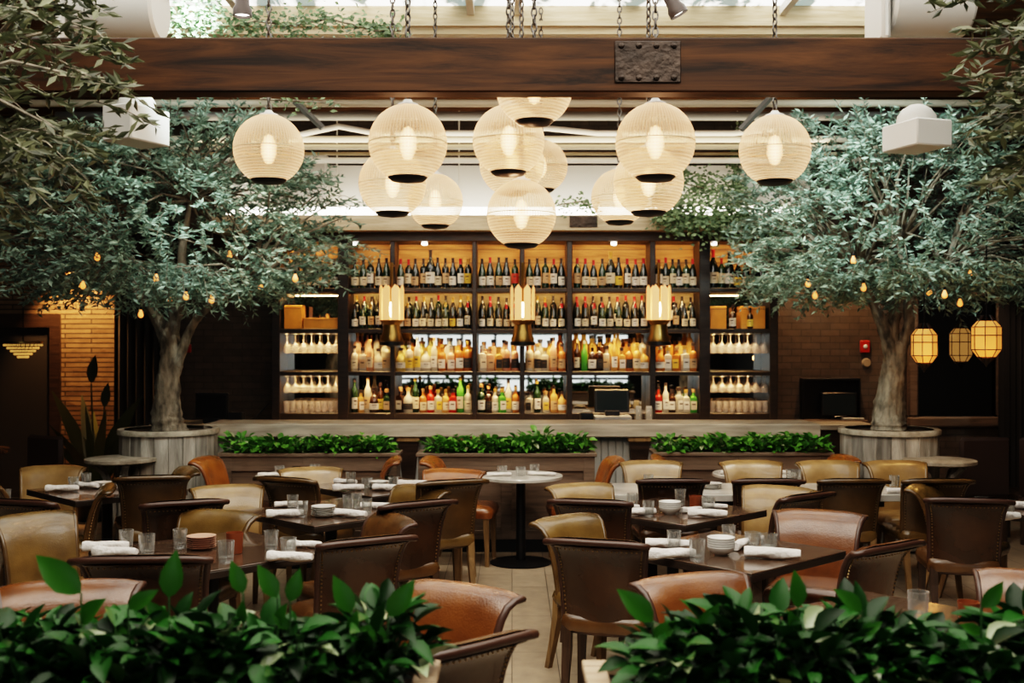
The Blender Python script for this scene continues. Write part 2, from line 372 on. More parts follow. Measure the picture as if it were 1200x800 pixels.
# bulkhead, strip, fascia
struct('wall_bulkhead', MB().box(-3.3, 3.3, 12.3, 12.66, 3.36, 3.84), M['bulk'])
s_ = MB().box(-3.1, 3.1, 12.02, 12.10, 3.27, 3.345).build('strip_light', M['strip'], smooth=False); tag(s_, 'long bright linear strip light glowing above the wooden bar fascia', 'light')
struct('trim_5', MB().box(-3.3, 3.3, 11.96, 12.6, 3.09, 3.25), M['fascia'])
b = MB().box(-.0, .3, 11.945, 11.96, 3.12, 3.24)
for i in range(4):
    for z in (3.14, 3.22): b.lathe([(0, 0), (.008, 0), (.008, .008), (0, .01)], 6, 0, Matrix.Translation((.03+i*.08, 11.945, z)) @ Matrix.Rotation(PI/2, 4, 'X'))
o = b.build('steel_plate', M['iron']); o.location = (.62, 0, 0); tag(o, 'small riveted steel plate fixed on the pale fascia above the bar shelves', 'plate')

# big timber beam
bm_ = empty('timber_beam', (0, 5.96, 3.36), 0, 'huge dark brown timber beam crossing the whole room below the skylight', 'beam')
MB().bev(-5.6, 5.6, -.07, .07, -.145, .145, .008).build('beam_body', M['beam'], bm_)
pl = empty('beam_plate', at(759, 72.5, 5.885), 0, 'dark iron plate with rivets bolted on the front of the timber beam', 'plate')
MB().bev(-.175, .175, -.006, .006, -.11, .11, .003).build('plate', M['iron'], pl)
b = MB()
for i in range(4):
    for z in (-.085, .085): b.lathe([(.017, 0), (.015, .009), (.008, .013), (0, .014)], 10, 0, Matrix.Translation((-.14+i*.093, -.006, z)) @ Matrix.Rotation(PI/2, 4, 'X'))
b.build('rivet', M['iron'], pl)

# pipes and conduits under the roof
def pipe(name, pts, r, m, label, cat='pipe', n=10): return tag(MB().tube(pts, r, n).build(name, m), label, cat)
for i, (py, d, r, m, l) in enumerate([(121, 10.6, .035, 'cream', 'thick cream pipe running just under the beam line, uppermost of the ceiling pipes'),
        (136, 11.2, .045, 'greyp', 'grey duct pipe second from the top among the ceiling pipes'),
        (163, 11.4, .035, 'cream', 'cream ceiling pipe third from the top above the globes'),
        (172, 11.5, .03, 'cream', 'cream ceiling pipe fourth from the top'),
        (180, 11.6, .018, 'palewood', 'thin tan pipe below the cream ceiling pipes'),
        (188, 11.5, .03, 'vinyl', 'white ceiling pipe lowest of the row above the bulkhead')]):
    p = at(600, py, d); pipe('ceiling_pipe', [(-4.6, d, p.z), (4.6, d, p.z)], r, M[m], l)
pipe('conduit', [at(x, y, 11) for x, y in ((340, 160), (397, 148), (440, 156), (560, 156), (640, 150), (700, 156), (860, 156), (920, 150))], .028, M['vinyl'], 'bent white flexible conduit hanging across below the ceiling pipes', 'conduit')
for i, (a, b_) in enumerate([((345, 118), (378, 150)), ((903, 114), (868, 152))]):
    p, q = at(*a, 10.2), at(*b_, 10.2)
    pipe('ceiling_strut', [p, q], .03, M['greyp'], 'diagonal grey steel strut under the roof, %s of the two' % ('left' if i == 0 else 'right'), 'strut', 4)
for x, l in ((395, 'left of the globe cluster'), (538, 'behind the left globe cluster'), (864, 'beside the hanging ivy at right')):
    pipe('hanger_rod', [at(x, 130, 12.1), at(x, 244, 12.1)], .008, M['vinyl'], 'thin pale vertical hanger rod '+l, 'rod', 5)

# ------------------------------------------------------------------ bar
bar = empty('bar_counter', (0, 10.6, 0), 0, 'long bar counter with stone top and pale grey panelled front', 'bar')
MB().bev(-2.95, 2.95, 0, .62, .975, 1.10, .008).build('countertop', M['stone'], bar)
b = MB().box(-2.85, 2.85, .12, .5, 0, .975)
x = -2.85
while x < 2.85: b.bev(x+.003, x+.067, .105, .122, .12, .97, .004); x += .07
b.build('front_panel', M['bead'], bar)
MB().box(-2.85, 2.85, .09, .12, 0, .14).build('kickboard', M['black'], bar)
for px in (411, 478, 543, 610, 680, 750, 815, 880):
    X = (px-600)/122.6
    c = MB(); c.bev(X-.115, X+.115, .015, .12, .925, .975, .01, 0)
    c.add([(X+a*w, y, z) for z, w, y in ((.925, .10, .03), (.60, .065, .085), (.5, .06, .09)) for a in (-1, 1)] + [(X+a*w, .12, z) for z, w in ((.925, .10), (.60, .065), (.5, .06)) for a in (-1, 1)],
          [(0, 1, 3, 2), (2, 3, 5, 4), (0, 2, 8, 6), (2, 4, 10, 8), (1, 7, 9, 3), (3, 9, 11, 5), (4, 5, 11, 10)], 1)
    c.build('corbel', [M['orangebox'] if False else M['legwood'], M['darkwood']], bar, smooth=False)

YF, YB = 12.2, 12.62
SHZ = [1.10, 1.56, 2.03, 2.48]          # top faces of the shelf boards
s12 = F/YF
X_ = lambda px: (px-600)/s12
POST = [(323, .045), (402, .06), (460, .025), (556, .025), (612, .025), (667.5, .03), (765, .03), (826, .06), (907, .045)]
sh = empty('back_bar_shelving', (0, 0, 0), 0, 'dark framed back bar shelving wall full of bottles behind the bar', 'shelving')
for px, w in POST:
    MB().bev(X_(px)-w, X_(px)+w, YF, YB, 1.0, 3.07, .006).build('upright', M['frame'], sh)
for i, z in enumerate(SHZ):
    MB().bev(X_(323), X_(907), YF+.01, YB, z-(.10 if i == 0 else .045), z, .004).build('shelf_board', M['frame'], sh)
MB().bev(X_(318), X_(912), YF-.04, YB, 2.99, 3.09, .006).build('cornice', M['darkwood'], sh)
MB().box(X_(323), X_(907), YB-.005, YB+.01, 2.48, 3.0).build('back_planks', M['plank'], sh)
b = MB()
for z in (2.62, 2.78, 2.93): b.box(X_(323), X_(907), YB-.008, YB-.004, z, z+.006)
b.build('plank_joint', M['darkwood'], sh)
MB().box(X_(402), X_(826), YB-.004, YB+.01, 2.03, 2.44).build('cream_reflection', M['palewood'], sh)  # cream colour put in for the warm reflections behind this row
MB().box(X_(323), X_(907), YB-.003, YB+.01, 1.0, 2.03).build('mirror_panel', M['mirror'], sh)
for a, c in ((323, 402), (826, 907)): MB().box(X_(a), X_(c), YB-.003, YB+.01, 2.03, 2.44).build('mirror_panel', M['mirror'], sh)
cb = empty('back_counter', (0, 11.9, 0), 0, 'low back counter with pale stone top running under the bottle shelving', 'counter')
MB().bev(-3.9, 3.9, 0, .745, .94, 1.0, .006).build('countertop', M['stone'], cb)
MB().box(-3.85, 3.85, .06, .74, 0, .94).build('cabinet_body', M['darkwood'], cb)
# little downlights in the top row
for i, px in enumerate((416, 497, 720, 838)):
    o = MB().lathe([(0, .03), (.03, .03), (.03, 0), (.022, -.002), (0, -.002)], 12).build('shelf_downlight', M['strip']); o.location = (X_(px), YF+.06, 2.955)
    tag(o, 'tiny bright downlight under the cornice, %s from the left' % ORD[i], 'light')

# ------------------------------------------------------------------ bottles
def bottle_prof(kind):
    if kind == 'burgundy': return [(0, 0), (.038, .002), (.040, .02), (.040, .14), (.034, .18), (.020, .225), (.0145, .245), (.0140, .285), (.0155, .29), (.0155, .298), (0, .30)]
    if kind == 'bordeaux': return [(0, 0), (.035, .002), (.037, .02), (.037, .19), (.033, .21), (.017, .232), (.0142, .245), (.014, .29), (.0155, .293), (.0155, .302), (0, .305)]
    if kind == 'magnum': return [(0, 0), (.052, .002), (.055, .02), (.055, .18), (.047, .235), (.025, .285), (.018, .31), (.018, .37), (.021, .375), (.021, .388), (0, .392)]
    if kind == 'spirit': return [(0, 0), (.038, .002), (.040, .015), (.040, .155), (.034, .18), (.016, .195), (.0145, .205), (.0145, .24), (.018, .242), (.018, .272), (0, .275)]
    if kind == 'squat': return [(0, 0), (.046, .002), (.050, .02), (.052, .09), (.044, .135), (.022, .155), (.016, .17), (.016, .195), (.021, .197), (.021, .225), (0, .228)]
    if kind == 'tall': return [(0, 0), (.032, .002), (.034, .015), (.034, .2), (.028, .225), (.0145, .25), (.0135, .30), (.016, .302), (.016, .335), (0, .338)]
    if kind == 'square': return [(0, 0), (.046, .002), (.048, .01), (.048, .14), (.040, .155), (.018, .165), (.017, .175), (.017, .2), (.022, .202), (.022, .235), (0, .238)]
NCAP = {'burgundy': 7, 'bordeaux': 7, 'magnum': 7, 'spirit': 8, 'squat': 8, 'tall': 7, 'square': 8}
def glassy(name, c, r=.12):  # coloured bottle glass, a little see-through
    m = mat(name, c, r, spec=.7); N = m.node_tree.nodes; L = m.node_tree.links; b = N['Principled BSDF']
    t = N.new('ShaderNodeBsdfTransparent'); t.inputs[0].default_value = (*[min(1, x*1.6+.08) for x in c], 1)
    mx = N.new('ShaderNodeMixShader'); mx.inputs[0].default_value = .58
    L.new(t.outputs[0], mx.inputs[1]); L.new(b.outputs[0], mx.inputs[2]); L.new(mx.outputs[0], N['Material Output'].inputs[0]); return m
GC = {'black': mat('black green wine glass', (.006, .009, .006), .1, spec=.8), 'dark green': mat('dark green bottle glass', (.012, .03, .012), .1, spec=.8),
      'brown': mat('brown bottle glass', (.035, .014, .005), .1, spec=.8),
      'clear': glassy('clear spirit glass', (.60, .55, .46)), 'amber': glassy('amber whisky', (.46, .19, .05)), 'golden': glassy('golden spirit', (.58, .36, .12)),
      'bright green': glassy('green liqueur', (.10, .36, .06)), 'red': glassy('red liqueur', (.5, .04, .02)), 'yellow': glassy('yellow liqueur', (.62, .50, .20)),
      'rosy': glassy('rosy spirit', (.58, .36, .24))}
LC = {'cream': mat('cream paper label', (.62, .53, .38), .7), 'white': mat('white paper label', (.70, .66, .58), .7), 'yellow': mat('yellow paper label', (.65, .42, .06), .7),
      'black': mat('black paper label', (.02, .02, .02), .6), 'red': mat('red paper label', (.55, .05, .03), .6), 'tan': mat('tan paper label', (.45, .30, .17), .7)}
CC = {'dark': mat('dark capsule', (.015, .01, .01), .35), 'red': mat('red capsule', (.35, .01, .015), .35), 'gold': mat('gold capsule', (.45, .28, .08), .3, .7),
      'silver': mat('silver cap', (.5, .5, .48), .3, .8), 'cork': mat('wood stopper', (.25, .14, .06), .6)}
M['ink'] = mat('label print', (.08, .05, .03), .7)
_bm, _lm = {}, {}
def bottle_mesh(kind, g, c):
    k = (kind, g, c)
    if k not in _bm:
        p = bottle_prof(kind); n = 4 if False else 12; b = MB(); nc = NCAP[kind]
        b.lathe(p, n, 0, Matrix.Rotation(PI/12, 4, 'Z'), [1 if j >= nc-1 else 0 for j in range(len(p)-1)])
        if kind == 'square':   # flatten the round section towards a square shoulder
            b.v = [((max(-.036, min(.036, x))), (max(-.036, min(.036, y))), z) for x, y, z in b.v]
        _bm[k] = b.build('tmp', [GC[g], CC[c]]).data
        bpy.data.objects.remove(bpy.data.objects[-1]) if False else None
    return _bm[k]
def label_mesh(kind, lc, lo, hi):
    k = (kind, lc, lo, hi)
    if k not in _lm:
        r = {'burgundy': .0408, 'bordeaux': .0378, 'magnum': .0558, 'spirit': .0408, 'squat': .0528, 'tall': .0348, 'square': .037}[kind]
        b = MB(); n = 8; A = 1.25
        if kind == 'square':
            b.box(-.03, .03, -.0372, -.0362, lo, hi, 0); b.box(-.018, .018, -.0378, -.0372, lo+(hi-lo)*.55, lo+(hi-lo)*.7, 1)
        else:
            vs = []
            for z in (lo, hi):
                for i in range(n+1):
                    a = -PI/2-A+2*A*i/n; vs.append((r*math.cos(a), r*math.sin(a), z))
            b.add(vs, [(i, i+1, n+2+i, n+1+i) for i in range(n)], 0)
            for (z0, z1, w) in ((.62, .76, .45), (.35, .41, .3)):
                vs = []
                for z in (lo+(hi-lo)*z0, lo+(hi-lo)*z1):
                    for i in range(5):
                        a = -PI/2-w+2*w*i/4; vs.append(((r+.0006)*math.cos(a), (r+.0006)*math.sin(a), z))
                b.add(vs, [(i, i+1, 6+i, 5+i) for i in range(4)], 1)
        _lm[k] = b.build('tmp', [LC[lc], M['ink']]).data
    return _lm[k]
def put_bottle(x, y, z, kind, g, c, lc, label, group, sc=1.0):
    wine = kind in ('burgundy', 'bordeaux', 'magnum')
    o = bpy.data.objects.new('wine_bottle' if wine else 'liquor_bottle', bottle_mesh(kind, g, c)); COL.objects.link(o)
    o.location = (x, y, z+.001); o.rotation_euler = (0, 0, random.uniform(-.5, .5)); o.scale = (sc, sc, sc*random.uniform(.95, 1.05))
    tag(o, label, 'bottle', group)
    if lc:
        lo, hi = {'burgundy': (.03, .115), 'bordeaux': (.05, .15), 'magnum': (.05, .16), 'spirit': (.03, .12), 'squat': (.03, .085), 'tall': (.04, .15), 'square': (.03, .115)}[kind]
        l = bpy.data.objects.new('paper_label', label_mesh(kind, lc, lo, hi)); COL.objects.link(l); l.parent = o
    return o
GN = {'black': 'black', 'dark green': 'dark green', 'brown': 'brown', 'clear': 'clear', 'amber': 'amber', 'golden': 'golden', 'bright green': 'bright green', 'red': 'red', 'yellow': 'yellow', 'rosy': 'rosy'}
BAYS = [(323, 402, 'first bay'), (402, 460, 'second bay'), (460, 556, 'third bay'), (556, 612, 'fourth bay'), (612, 668, 'fifth bay'), (668, 765, 'sixth bay'), (765, 826, 'seventh bay'), (826, 907, 'eighth bay')]
def bay_x(bi, n, margin=.05):
    a = X_(BAYS[bi][0])+POST[bi][1]+margin; b_ = X_(BAYS[bi][1])-POST[bi+1][1]-margin
    return [a+(b_-a)*(i+.5)/n for i in range(n)]
def fill(bi, row, n, y, style, rowname, tier, zoff=0, specials={}):
    for i, x in enumerate(bay_x(bi, n, .012)):
        R = random.random
        if style == 'wine':
            kind = random.choice(['burgundy', 'burgundy', 'bordeaux']); g = random.choice(['black', 'black', 'black', 'dark green']); c = random.choice(['dark', 'dark', 'dark', 'red', 'gold'] if bi < 5 else ['red', 'red', 'dark', 'dark']); lc = random.choice(['cream', 'white', 'cream', 'white', 'tan', 'yellow' if R() < .3 else 'cream'])
        else:
            kind = random.choice(['spirit', 'spirit', 'squat', 'tall', 'square', 'square'])
            pal = {1: ['clear', 'clear', 'clear', 'rosy'], 2: ['clear', 'yellow', 'golden', 'rosy', 'amber', 'amber'] , 3: ['rosy', 'golden', 'rosy', 'clear'], 4: ['rosy', 'amber', 'clear', 'golden'], 5: ['golden', 'amber', 'brown', 'clear', 'golden'], 6: ['golden', 'clear', 'clear', 'amber']}.get(bi, ['clear'])
            if row == 0: pal = ['brown', 'dark green', 'clear', 'bright green', 'amber', 'red', 'golden', 'clear', 'dark green']
            g = random.choice(pal); c = random.choice(['dark', 'silver', 'gold', 'cork', 'dark']); lc = random.choice(['white', 'cream', 'tan', 'black', 'white', 'cream', 'yellow' if R() < .3 else 'white'])
        sc = 1.10 if style == 'wine' else random.uniform(1.0, 1.22)
        if i in specials:
            sp = specials[i]; kind, g, c, lc = sp[:4]; sc = 1.05
        if tier == 'back': lc = lc if style == 'wine' and R() < .2 else None
        if style == 'wine' and row == 2: sc = .95 if tier == 'front' else 1.05
        w = 'wine' if style == 'wine' else 'liquor'
        lab = '%s %s bottle%s, %s from left, %s%s, %s' % (GN[g], w, (', '+lc+' label') if lc else '', ORD[i], '' if tier == 'single' else tier+' line, ', rowname, BAYS[bi][2])
        put_bottle(x+random.uniform(-.004, .004), y+random.uniform(-.012, .012), SHZ[row]+zoff, kind, g, c, lc, lab, '%s bottles on the %s' % (w, rowname), sc)
YR = YF+.13
for bi, n in ((0, 6), (1, 5), (2, 10), (3, 5), (4, 5), (5, 9), (6, 6), (7, 7)):
    sp = {}
    if bi == 2: sp = {4: ('magnum', 'black', 'dark', 'white')}
    if bi == 5: sp = {4: ('magnum', 'black', 'gold', 'cream')}
    if bi == 3: sp = {4: ('bordeaux', 'dark green', 'dark', 'red'), 0: ('burgundy', 'dark green', 'dark', 'white')}
    if bi == 7: sp = {0: ('magnum', 'black', 'red', 'cream'), 2: ('magnum', 'black', 'dark', 'white')}
    fill(bi, 3, n, YR, 'wine', 'top shelf', 'single', 0, sp)
for bi, n in ((1, 5), (2, 10), (3, 5), (4, 5), (5, 9), (6, 5)):
    fill(bi, 2, n, YF+.10, 'wine', 'upper middle shelf', 'front', 0)
    fill(bi, 2, n, YF+.24, 'wine', 'upper middle shelf', 'back', .05)
for bi, n in ((1, 5), (2, 9), (3, 5), (4, 5), (5, 10), (6, 5)):
    sp = {1: ('tall', 'bright green', 'silver', None)} if bi == 5 else {}
    fill(bi, 1, n, YF+.09, 'spirit', 'lower middle shelf', 'front', 0, sp)
    fill(bi, 1, n-1, YF+.23, 'spirit', 'lower middle shelf', 'back', .09)
for bi, n in ((1, 6), (2, 10), (3, 6), (4, 5), (6, 6)):
    fill(bi, 0, n, YF+.12, 'spirit', 'lowest shelf', 'single', 0)
    
# risers under the back lines
for row, z, nm in ((2, .05, 'upper middle'), (1, .09, 'lower middle')):
    for bi in range(1, 7):
        a, b_ = X_(BAYS[bi][0])+POST[bi][1], X_(BAYS[bi][1])-POST[bi+1][1]
        MB().box(a+.002, b_-.002, YF+.17, YF+.31, SHZ[row]+.001, SHZ[row]+z).build('riser', M['frame'], sh, smooth=False)
# the end bays: orange cases, stemware, tumblers
def case(x0, x1, z, h, label):
    o = empty('wooden_case', ((x0+x1)/2, YF+.2, z), 0, label, 'box', 'orange cases in the end bays'); w = (x1-x0)/2
    MB().bev(-w, w, -.12, .12, .002, h, .004).build('case_body', M['orangebox'], o)
    MB().box(-w+.01, w-.01, -.124, -.12, h*.86, h*.88).build('lid_seam', M['ink'], o, smooth=False)
case(X_(331), X_(352), SHZ[2], .26, 'orange wooden wine case at the left end of the far left bay')
case(X_(354), X_(396), SHZ[2], .12, 'low flat orange wooden case beside the taller one, far left bay')
case(X_(832), X_(853), SHZ[2], .25, 'square orange case at the left end of the far right bay')
case(X_(870), X_(899), SHZ[2], .25, 'wide orange case at the right end of the far right bay')
put_bottle(X_(861), YF+.1, SHZ[2], 'spirit', 'brown', 'dark', 'white', 'small brown bottle standing between the two orange cases, far right bay', 'bottles beside the orange cases')
put_bottle(X_(880), YF+.04, SHZ[2], 'spirit', 'brown', 'dark', 'yellow', 'brown bottle with yellow label in front of the wide orange case', 'bottles beside the orange cases', .85)

gp = [(0, 0), (.034, .001), (.034, .004), (.006, .012), (.0045, .03), (.0045, .095), (.012, .105), (.034, .135), (.041, .165), (.038, .20), (.033, .225)]
gmesh = MB().lathe([(r, -z) for r, z in gp], 14).build('wine_glass', M['stemglass2'])
tmesh_b = MB().lathe([(0, .0), (.029, 0), (.031, .01), (.037, .13), (.034, .13), (.028, .015), (0, .015)], 12).build('highball_glass', M['stemglass2'])
proto_objs = [gmesh, tmesh_b]
for (a, c, side) in ((330, 397, 'left'), (833, 903, 'right')):
    for row, zt, rn in ((1, SHZ[2]-.055, 'upper'), (0, SHZ[1]-.055, 'lower')):
        b = MB()
        for k in range(8): xx = X_(a)+(X_(c)-X_(a))*k/7; b.box(xx-.006, xx+.006, YF+.04, YF+.36, zt, zt+.01)
        b.build('hanging_rack', M['brass'], sh, smooth=False)
        for ln, yy in (('front', YF+.09), ('back', YF+.24)):
            for k in range(7):
                xx = X_(a)+(X_(c)-X_(a))*(k+.5)/7
                o = bpy.data.objects.new('wine_glass', gmesh.data); COL.objects.link(o); o.location = (xx, yy, zt-.002); o.scale = (1.05, 1.05, .95 if row else .8)
                tag(o, 'upside down wine glass, %s from left, %s line of the %s hanging rack, %s end' % (ORD[k], ln, rn, side), 'glass', 'hanging wine glasses')
    for k in range(9):
        xx = X_(a)+(X_(c)-X_(a))*(k+.5)/9
        o = bpy.data.objects.new('highball_glass', tmesh_b.data); COL.objects.link(o); o.location = (xx, YF+.1, SHZ[0]+.001)
        tag(o, 'upright highball glass, %s from left on the lowest shelf, %s end bay' % (ORD[k], side), 'glass', 'highball glasses in the end bays')

# register corner
rg = empty('cash_register', (X_(716), 12.06, 1.0), 0, 'black touchscreen till on a pale grey cash drawer between the bottles', 'till')
MB().bev(-.20, .20, -.12, .12, .002, .085, .006).build('cash_drawer', M['cashgrey'], rg)
MB().box(-.15, .15, -.124, -.12, .045, .052).build('drawer_slot', M['black'], rg, smooth=False)
MB().bev(-.19, .19, -.01, .03, .12, .37, .008, 0, Matrix.Rotation(-.12, 4, 'X')).build('screen_housing', M['blackpl'], rg)
MB().box(-.165, .165, -.014, -.011, .145, .35, 0, Matrix.Rotation(-.12, 4, 'X')).build('screen', mat('dark screen', (.02, .028, .03), .15), rg)
MB().bev(-.08, .08, -.06, .06, .085, .14, .006).build('stand', M['blackpl'], rg)
pr = empty('receipt_printer', (X_(686), 12.04, 1.0), 0, 'small black receipt printer left of the till', 'printer')
MB().bev(-.07, .07, -.09, .09, .002, .13, .012).build('printer_body', M['blackpl'], pr)
MB().box(-.04, .04, -.05, -.02, .131, .14).build('receipt', M['white'], pr, smooth=False)
for i, px in enumerate((746, 758)):
    j = empty('straw_jar', (X_(px), 12.03, 1.001), 0, 'clear jar of pale straws, %s of the two beside the till' % ('left' if i == 0 else 'right'), 'jar')
    MB().lathe([(0, 0), (.04, 0), (.042, .01), (.042, .15), (.036, .16), (.04, .17)], 14).build('jar', M['glass'], j)
    b = MB()
    for k in range(14):
        a = k*2.4; r = .028*math.sqrt(k/14); b.tube([(r*math.cos(a), r*math.sin(a), .01), (r*1.1*math.cos(a), r*1.1*math.sin(a), .19)], .004, 5)
    b.build('straws', M['white'], j)
for i, (px, c) in enumerate(((676, 'cream'), (756, 'tan'))): pass

# wall lamps on the posts
for i, (px, nm) in enumerate(((459, 'left'), (612.5, 'middle'), (772, 'right'))):
    p = at(px, 375, 11.95); w = empty('sconce_lamp', (p.x, p.y, p.z), 0, 'tall glowing panelled wall lamp with brass cup on the bottle shelving, %s of three' % nm, 'lamp', 'panelled bar lamps')
    for k in range(8):
        a0 = 2*PI*k/8+PI/8; R = .125; mx = Matrix.Rotation(a0, 4, 'Z')
        hw = .041; b = MB(); b.add([(R, -hw, 0), (R, hw, 0), (R, hw, .33), (R, 0, .385), (R, -hw, .33)], [(0, 1, 2, 3, 4)], 0, mx)
        b.build('glass_panel', M['sconce'], w, smooth=False)
    MB().lathe([(0, -.27), (.06, -.265), (.12, -.25), (.125, -.2), (.10, -.14), (.09, -.05), (.125, -.01), (.13, .0), (0, .005)], 20).build('cup', M['brass'], w)
    MB().lathe([(0, -.285), (.135, -.27), (.135, -.235), (.128, -.23)], 20).build('cup_rim', M['black'], w)
    MB().tube([(0, 0, .1), (0, 0, .62)], .018, 8).build('rod', M['brass'], w)
    MB().tube([(0, 0, .6), (0, .2, .6)], .014, 8).build('arm', M['brass'], w)
    MB().lathe([(0, .02), (.02, .05), (.026, .12), (.02, .19), (0, .21)], 10).build('bulb', M['bulbw'], w)

# ------------------------------------------------------------------ chairs
def chair_meshes():
    parts = {}
    # backrest
    prof = [(-.185, .40), (-.195, .47), (-.208, .56), (-.224, .65), (-.243, .73), (-.266, .795), (-.295, .842), (-.333, .868), (-.368, .872)]
    n = 10; b = MB(); t = .030
    def pt(u, j, side):
        y, z = prof[j]; v = j/(len(prof)-1)
        y0, z0 = prof[max(j-1, 0)]; y1, z1 = prof[min(j+1, len(prof)-1)]
        ty, tz = y1-y0, z1-z0; l = math.hypot(ty, tz); ny, nz = tz/l, -ty/l      # normal towards the front
        hw = .205+.012*v+.045*v**2.6
        e = 1-abs(u)**6*.55; th = t*e*(1-.25*v)
        return (u*hw, y+ny*th*side+.038*u*u*(1-.3*v), z+nz*th*side-.010*u**4*v)
    m_ = len(prof)
    for side in (1, -1):
        vs = [pt(-1+2*i/n, j, side) for j in range(m_) for i in range(n+1)]
        fs = [(j*(n+1)+i, j*(n+1)+i+1, (j+1)*(n+1)+i+1, (j+1)*(n+1)+i) for j in range(m_-1) for i in range(n)]
        if side < 0: fs = [f[::-1] for f in fs]
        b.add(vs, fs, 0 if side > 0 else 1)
    parts['backrest'] = b
    # border: leather piping all round
    ring = [pt(-1, j, 0) for j in range(m_)]+[pt(-1+2*i/n, m_-1, 0) for i in range(1, n)]+[pt(1, j, 0) for j in range(m_-1, -1, -1)]+[pt(1-2*i/n, 0, 0) for i in range(1, n)]
    parts['piping'] = MB().tube(ring+[ring[0], ring[1]], .0165, 8, cap=False)
    # nails along rear edges
    b = MB()
    for u in (-.93, .93):
        for j in range(0, 2*(m_-3)):
            p = Vector(pt(u, j//2, -1)); q = Vector(pt(u, j//2+1, -1)); c = p.lerp(q, (j % 2)*.5)
            for k in range(2):
                c2 = p.lerp(q, (j % 2)*.5+k*.25); b.lathe([(.0055, 0), (.004, .003), (0, .004)], 6, 0, Matrix.Translation(c2+Vector((0, -.001, 0))) @ Matrix.Rotation(PI/2, 4, 'X'))
    for i in range(19):
        c2 = Vector(pt(-.93+1.86*i/18, 6, -1)); b.lathe([(.0055, 0), (.004, .003), (0, .004)], 6, 0, Matrix.Translation(c2) @ Matrix.Rotation(PI/2, 4, 'X'))
    parts['nailhead_trim'] = b
    # seat: puffed cushion
    b = MB(); n = 10; vs = []; fs = []
    def sp(u, v, top):
        hw = .215+.03*(v+1)/2
        e = (1-abs(u)**5)*(1-abs(v)**5)
        z = .405+(.075+.035*e**.5*(1-.25*u*u-.25*v*v) if top else 0)
        r = 1-.02*(abs(u)**4+abs(v)**4)
        return (u*hw*(1-.06*abs(v)**6), .02+v*.235*(1-.06*abs(u)**6), z)
    for top in (1, 0):
        o_ = len(vs); vs += [sp(-1+2*i/n, -1+2*j/n, top) for j in range(n+1) for i in range(n+1)]
        f2 = [(o_+j*(n+1)+i, o_+j*(n+1)+i+1, o_+(j+1)*(n+1)+i+1, o_+(j+1)*(n+1)+i) for j in range(n) for i in range(n)]
        fs += f2 if top else [f[::-1] for f in f2]
    K = (n+1)**2; loop = [i for i in range(n+1)]+[j*(n+1)+n for j in range(1, n+1)]+[n*(n+1)+i for i in range(n-1, -1, -1)]+[j*(n+1) for j in range(n-1, 0, -1)]
    # bulged side band
    mid = []
    for k in loop:
        x, y, z = vs[k]; c = Vector((x, y-.02, 0)); l = c.normalized()*.014; mid.append(len(vs)); vs.append((x+l.x, y+l.y, .445))
    for a in range(len(loop)):
        c = (a+1) % len(loop)
        fs.append((loop[c], loop[a], mid[a], mid[c])); fs.append((mid[c], mid[a], loop[a]+K, loop[c]+K))
    b.add(vs, fs); parts['seat'] = b
    # legs
    for s_, nm in ((-1, 'fl'), (1, 'fr')):
        b = MB(); z0, z1 = 0, .41
        vs = [(s_*.21+a*.016, .215+c*.016, 0) for a, c in ((-1, -1), (1, -1), (1, 1), (-1, 1))]+[(s_*.20+a*.025, .205+c*.025, .41) for a, c in ((-1, -1), (1, -1), (1, 1), (-1, 1))]
        b.add(vs, [(0, 1, 5, 4), (1, 2, 6, 5), (2, 3, 7, 6), (3, 0, 4, 7), (3, 2, 1, 0)]); parts['leg_'+nm] = b
        b = MB(); rows = [(-.275, 0, .016), (-.225, .18, .019), (-.19, .32, .023), (-.185, .44, .023)]; vs = []
        for y, z, w in rows: vs += [(s_*.185+a*w, y+c*w, z) for a, c in ((-1, -1), (1, -1), (1, 1), (-1, 1))]
        fs = [(3, 2, 1, 0)]
        for k in range(3): fs += [(k*4+i, k*4+(i+1) % 4, k*4+4+(i+1) % 4, k*4+4+i) for i in range(4)]
        b.add(vs, fs); parts['leg_r'+nm] = b
    return parts
CH = {}
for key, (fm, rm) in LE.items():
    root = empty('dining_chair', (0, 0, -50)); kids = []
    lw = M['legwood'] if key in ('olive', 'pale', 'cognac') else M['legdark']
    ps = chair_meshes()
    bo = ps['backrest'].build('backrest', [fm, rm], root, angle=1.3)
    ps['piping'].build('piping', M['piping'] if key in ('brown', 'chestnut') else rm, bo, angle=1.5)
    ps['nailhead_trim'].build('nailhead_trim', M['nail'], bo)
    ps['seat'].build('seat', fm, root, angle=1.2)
    for k in ps:
        if k.startswith('leg'): ps[k].build('leg', lw, root, smooth=False)
    CH[key] = root
def chair_at(x, y, yaw, color, label, group, sc=1.0, name='dining_chair'):
    c = copy_tree(CH[color]); c.location = (x, y, 0); c.rotation_euler = (0, 0, math.radians(yaw)); c.scale = (sc, 1, 1); c.name = name
    return tag(c, label, 'chair', group)
def chair(px, py, yaw, color, label, group='leather chairs round the dining tables', sc=1.0, dd=None):
    top = .88 if dd else (.845 if abs(yaw) > 90 else .905)
    d = dd or depth(py, top); x = (px-600)/F*d; a = math.radians(yaw)
    c = chair_at(x-math.sin(a)*.31, d+math.cos(a)*.31, yaw, color, label, group, sc); c.scale = (sc, .94, top/.88); return c
G1 = 'chairs round the near tables'; G2 = 'chairs round the middle tables'; G3 = 'chairs at the marble banquet table'
chair(38, 603, -132, 'olive', 'olive brown leather chair cut by the left photo edge, facing the near left table', G1)
chair(128, 570, 108, 'olive', 'olive leather chair seen side on, its back flaring right, beside the far left table', G2)
chair(178, 558, 14, 'olive', 'olive leather chair with its rear to the camera at the far left table', G2)
chair(222, 549, 120, 'olive', 'small olive chair in front of the left tree tub, facing left', G2)
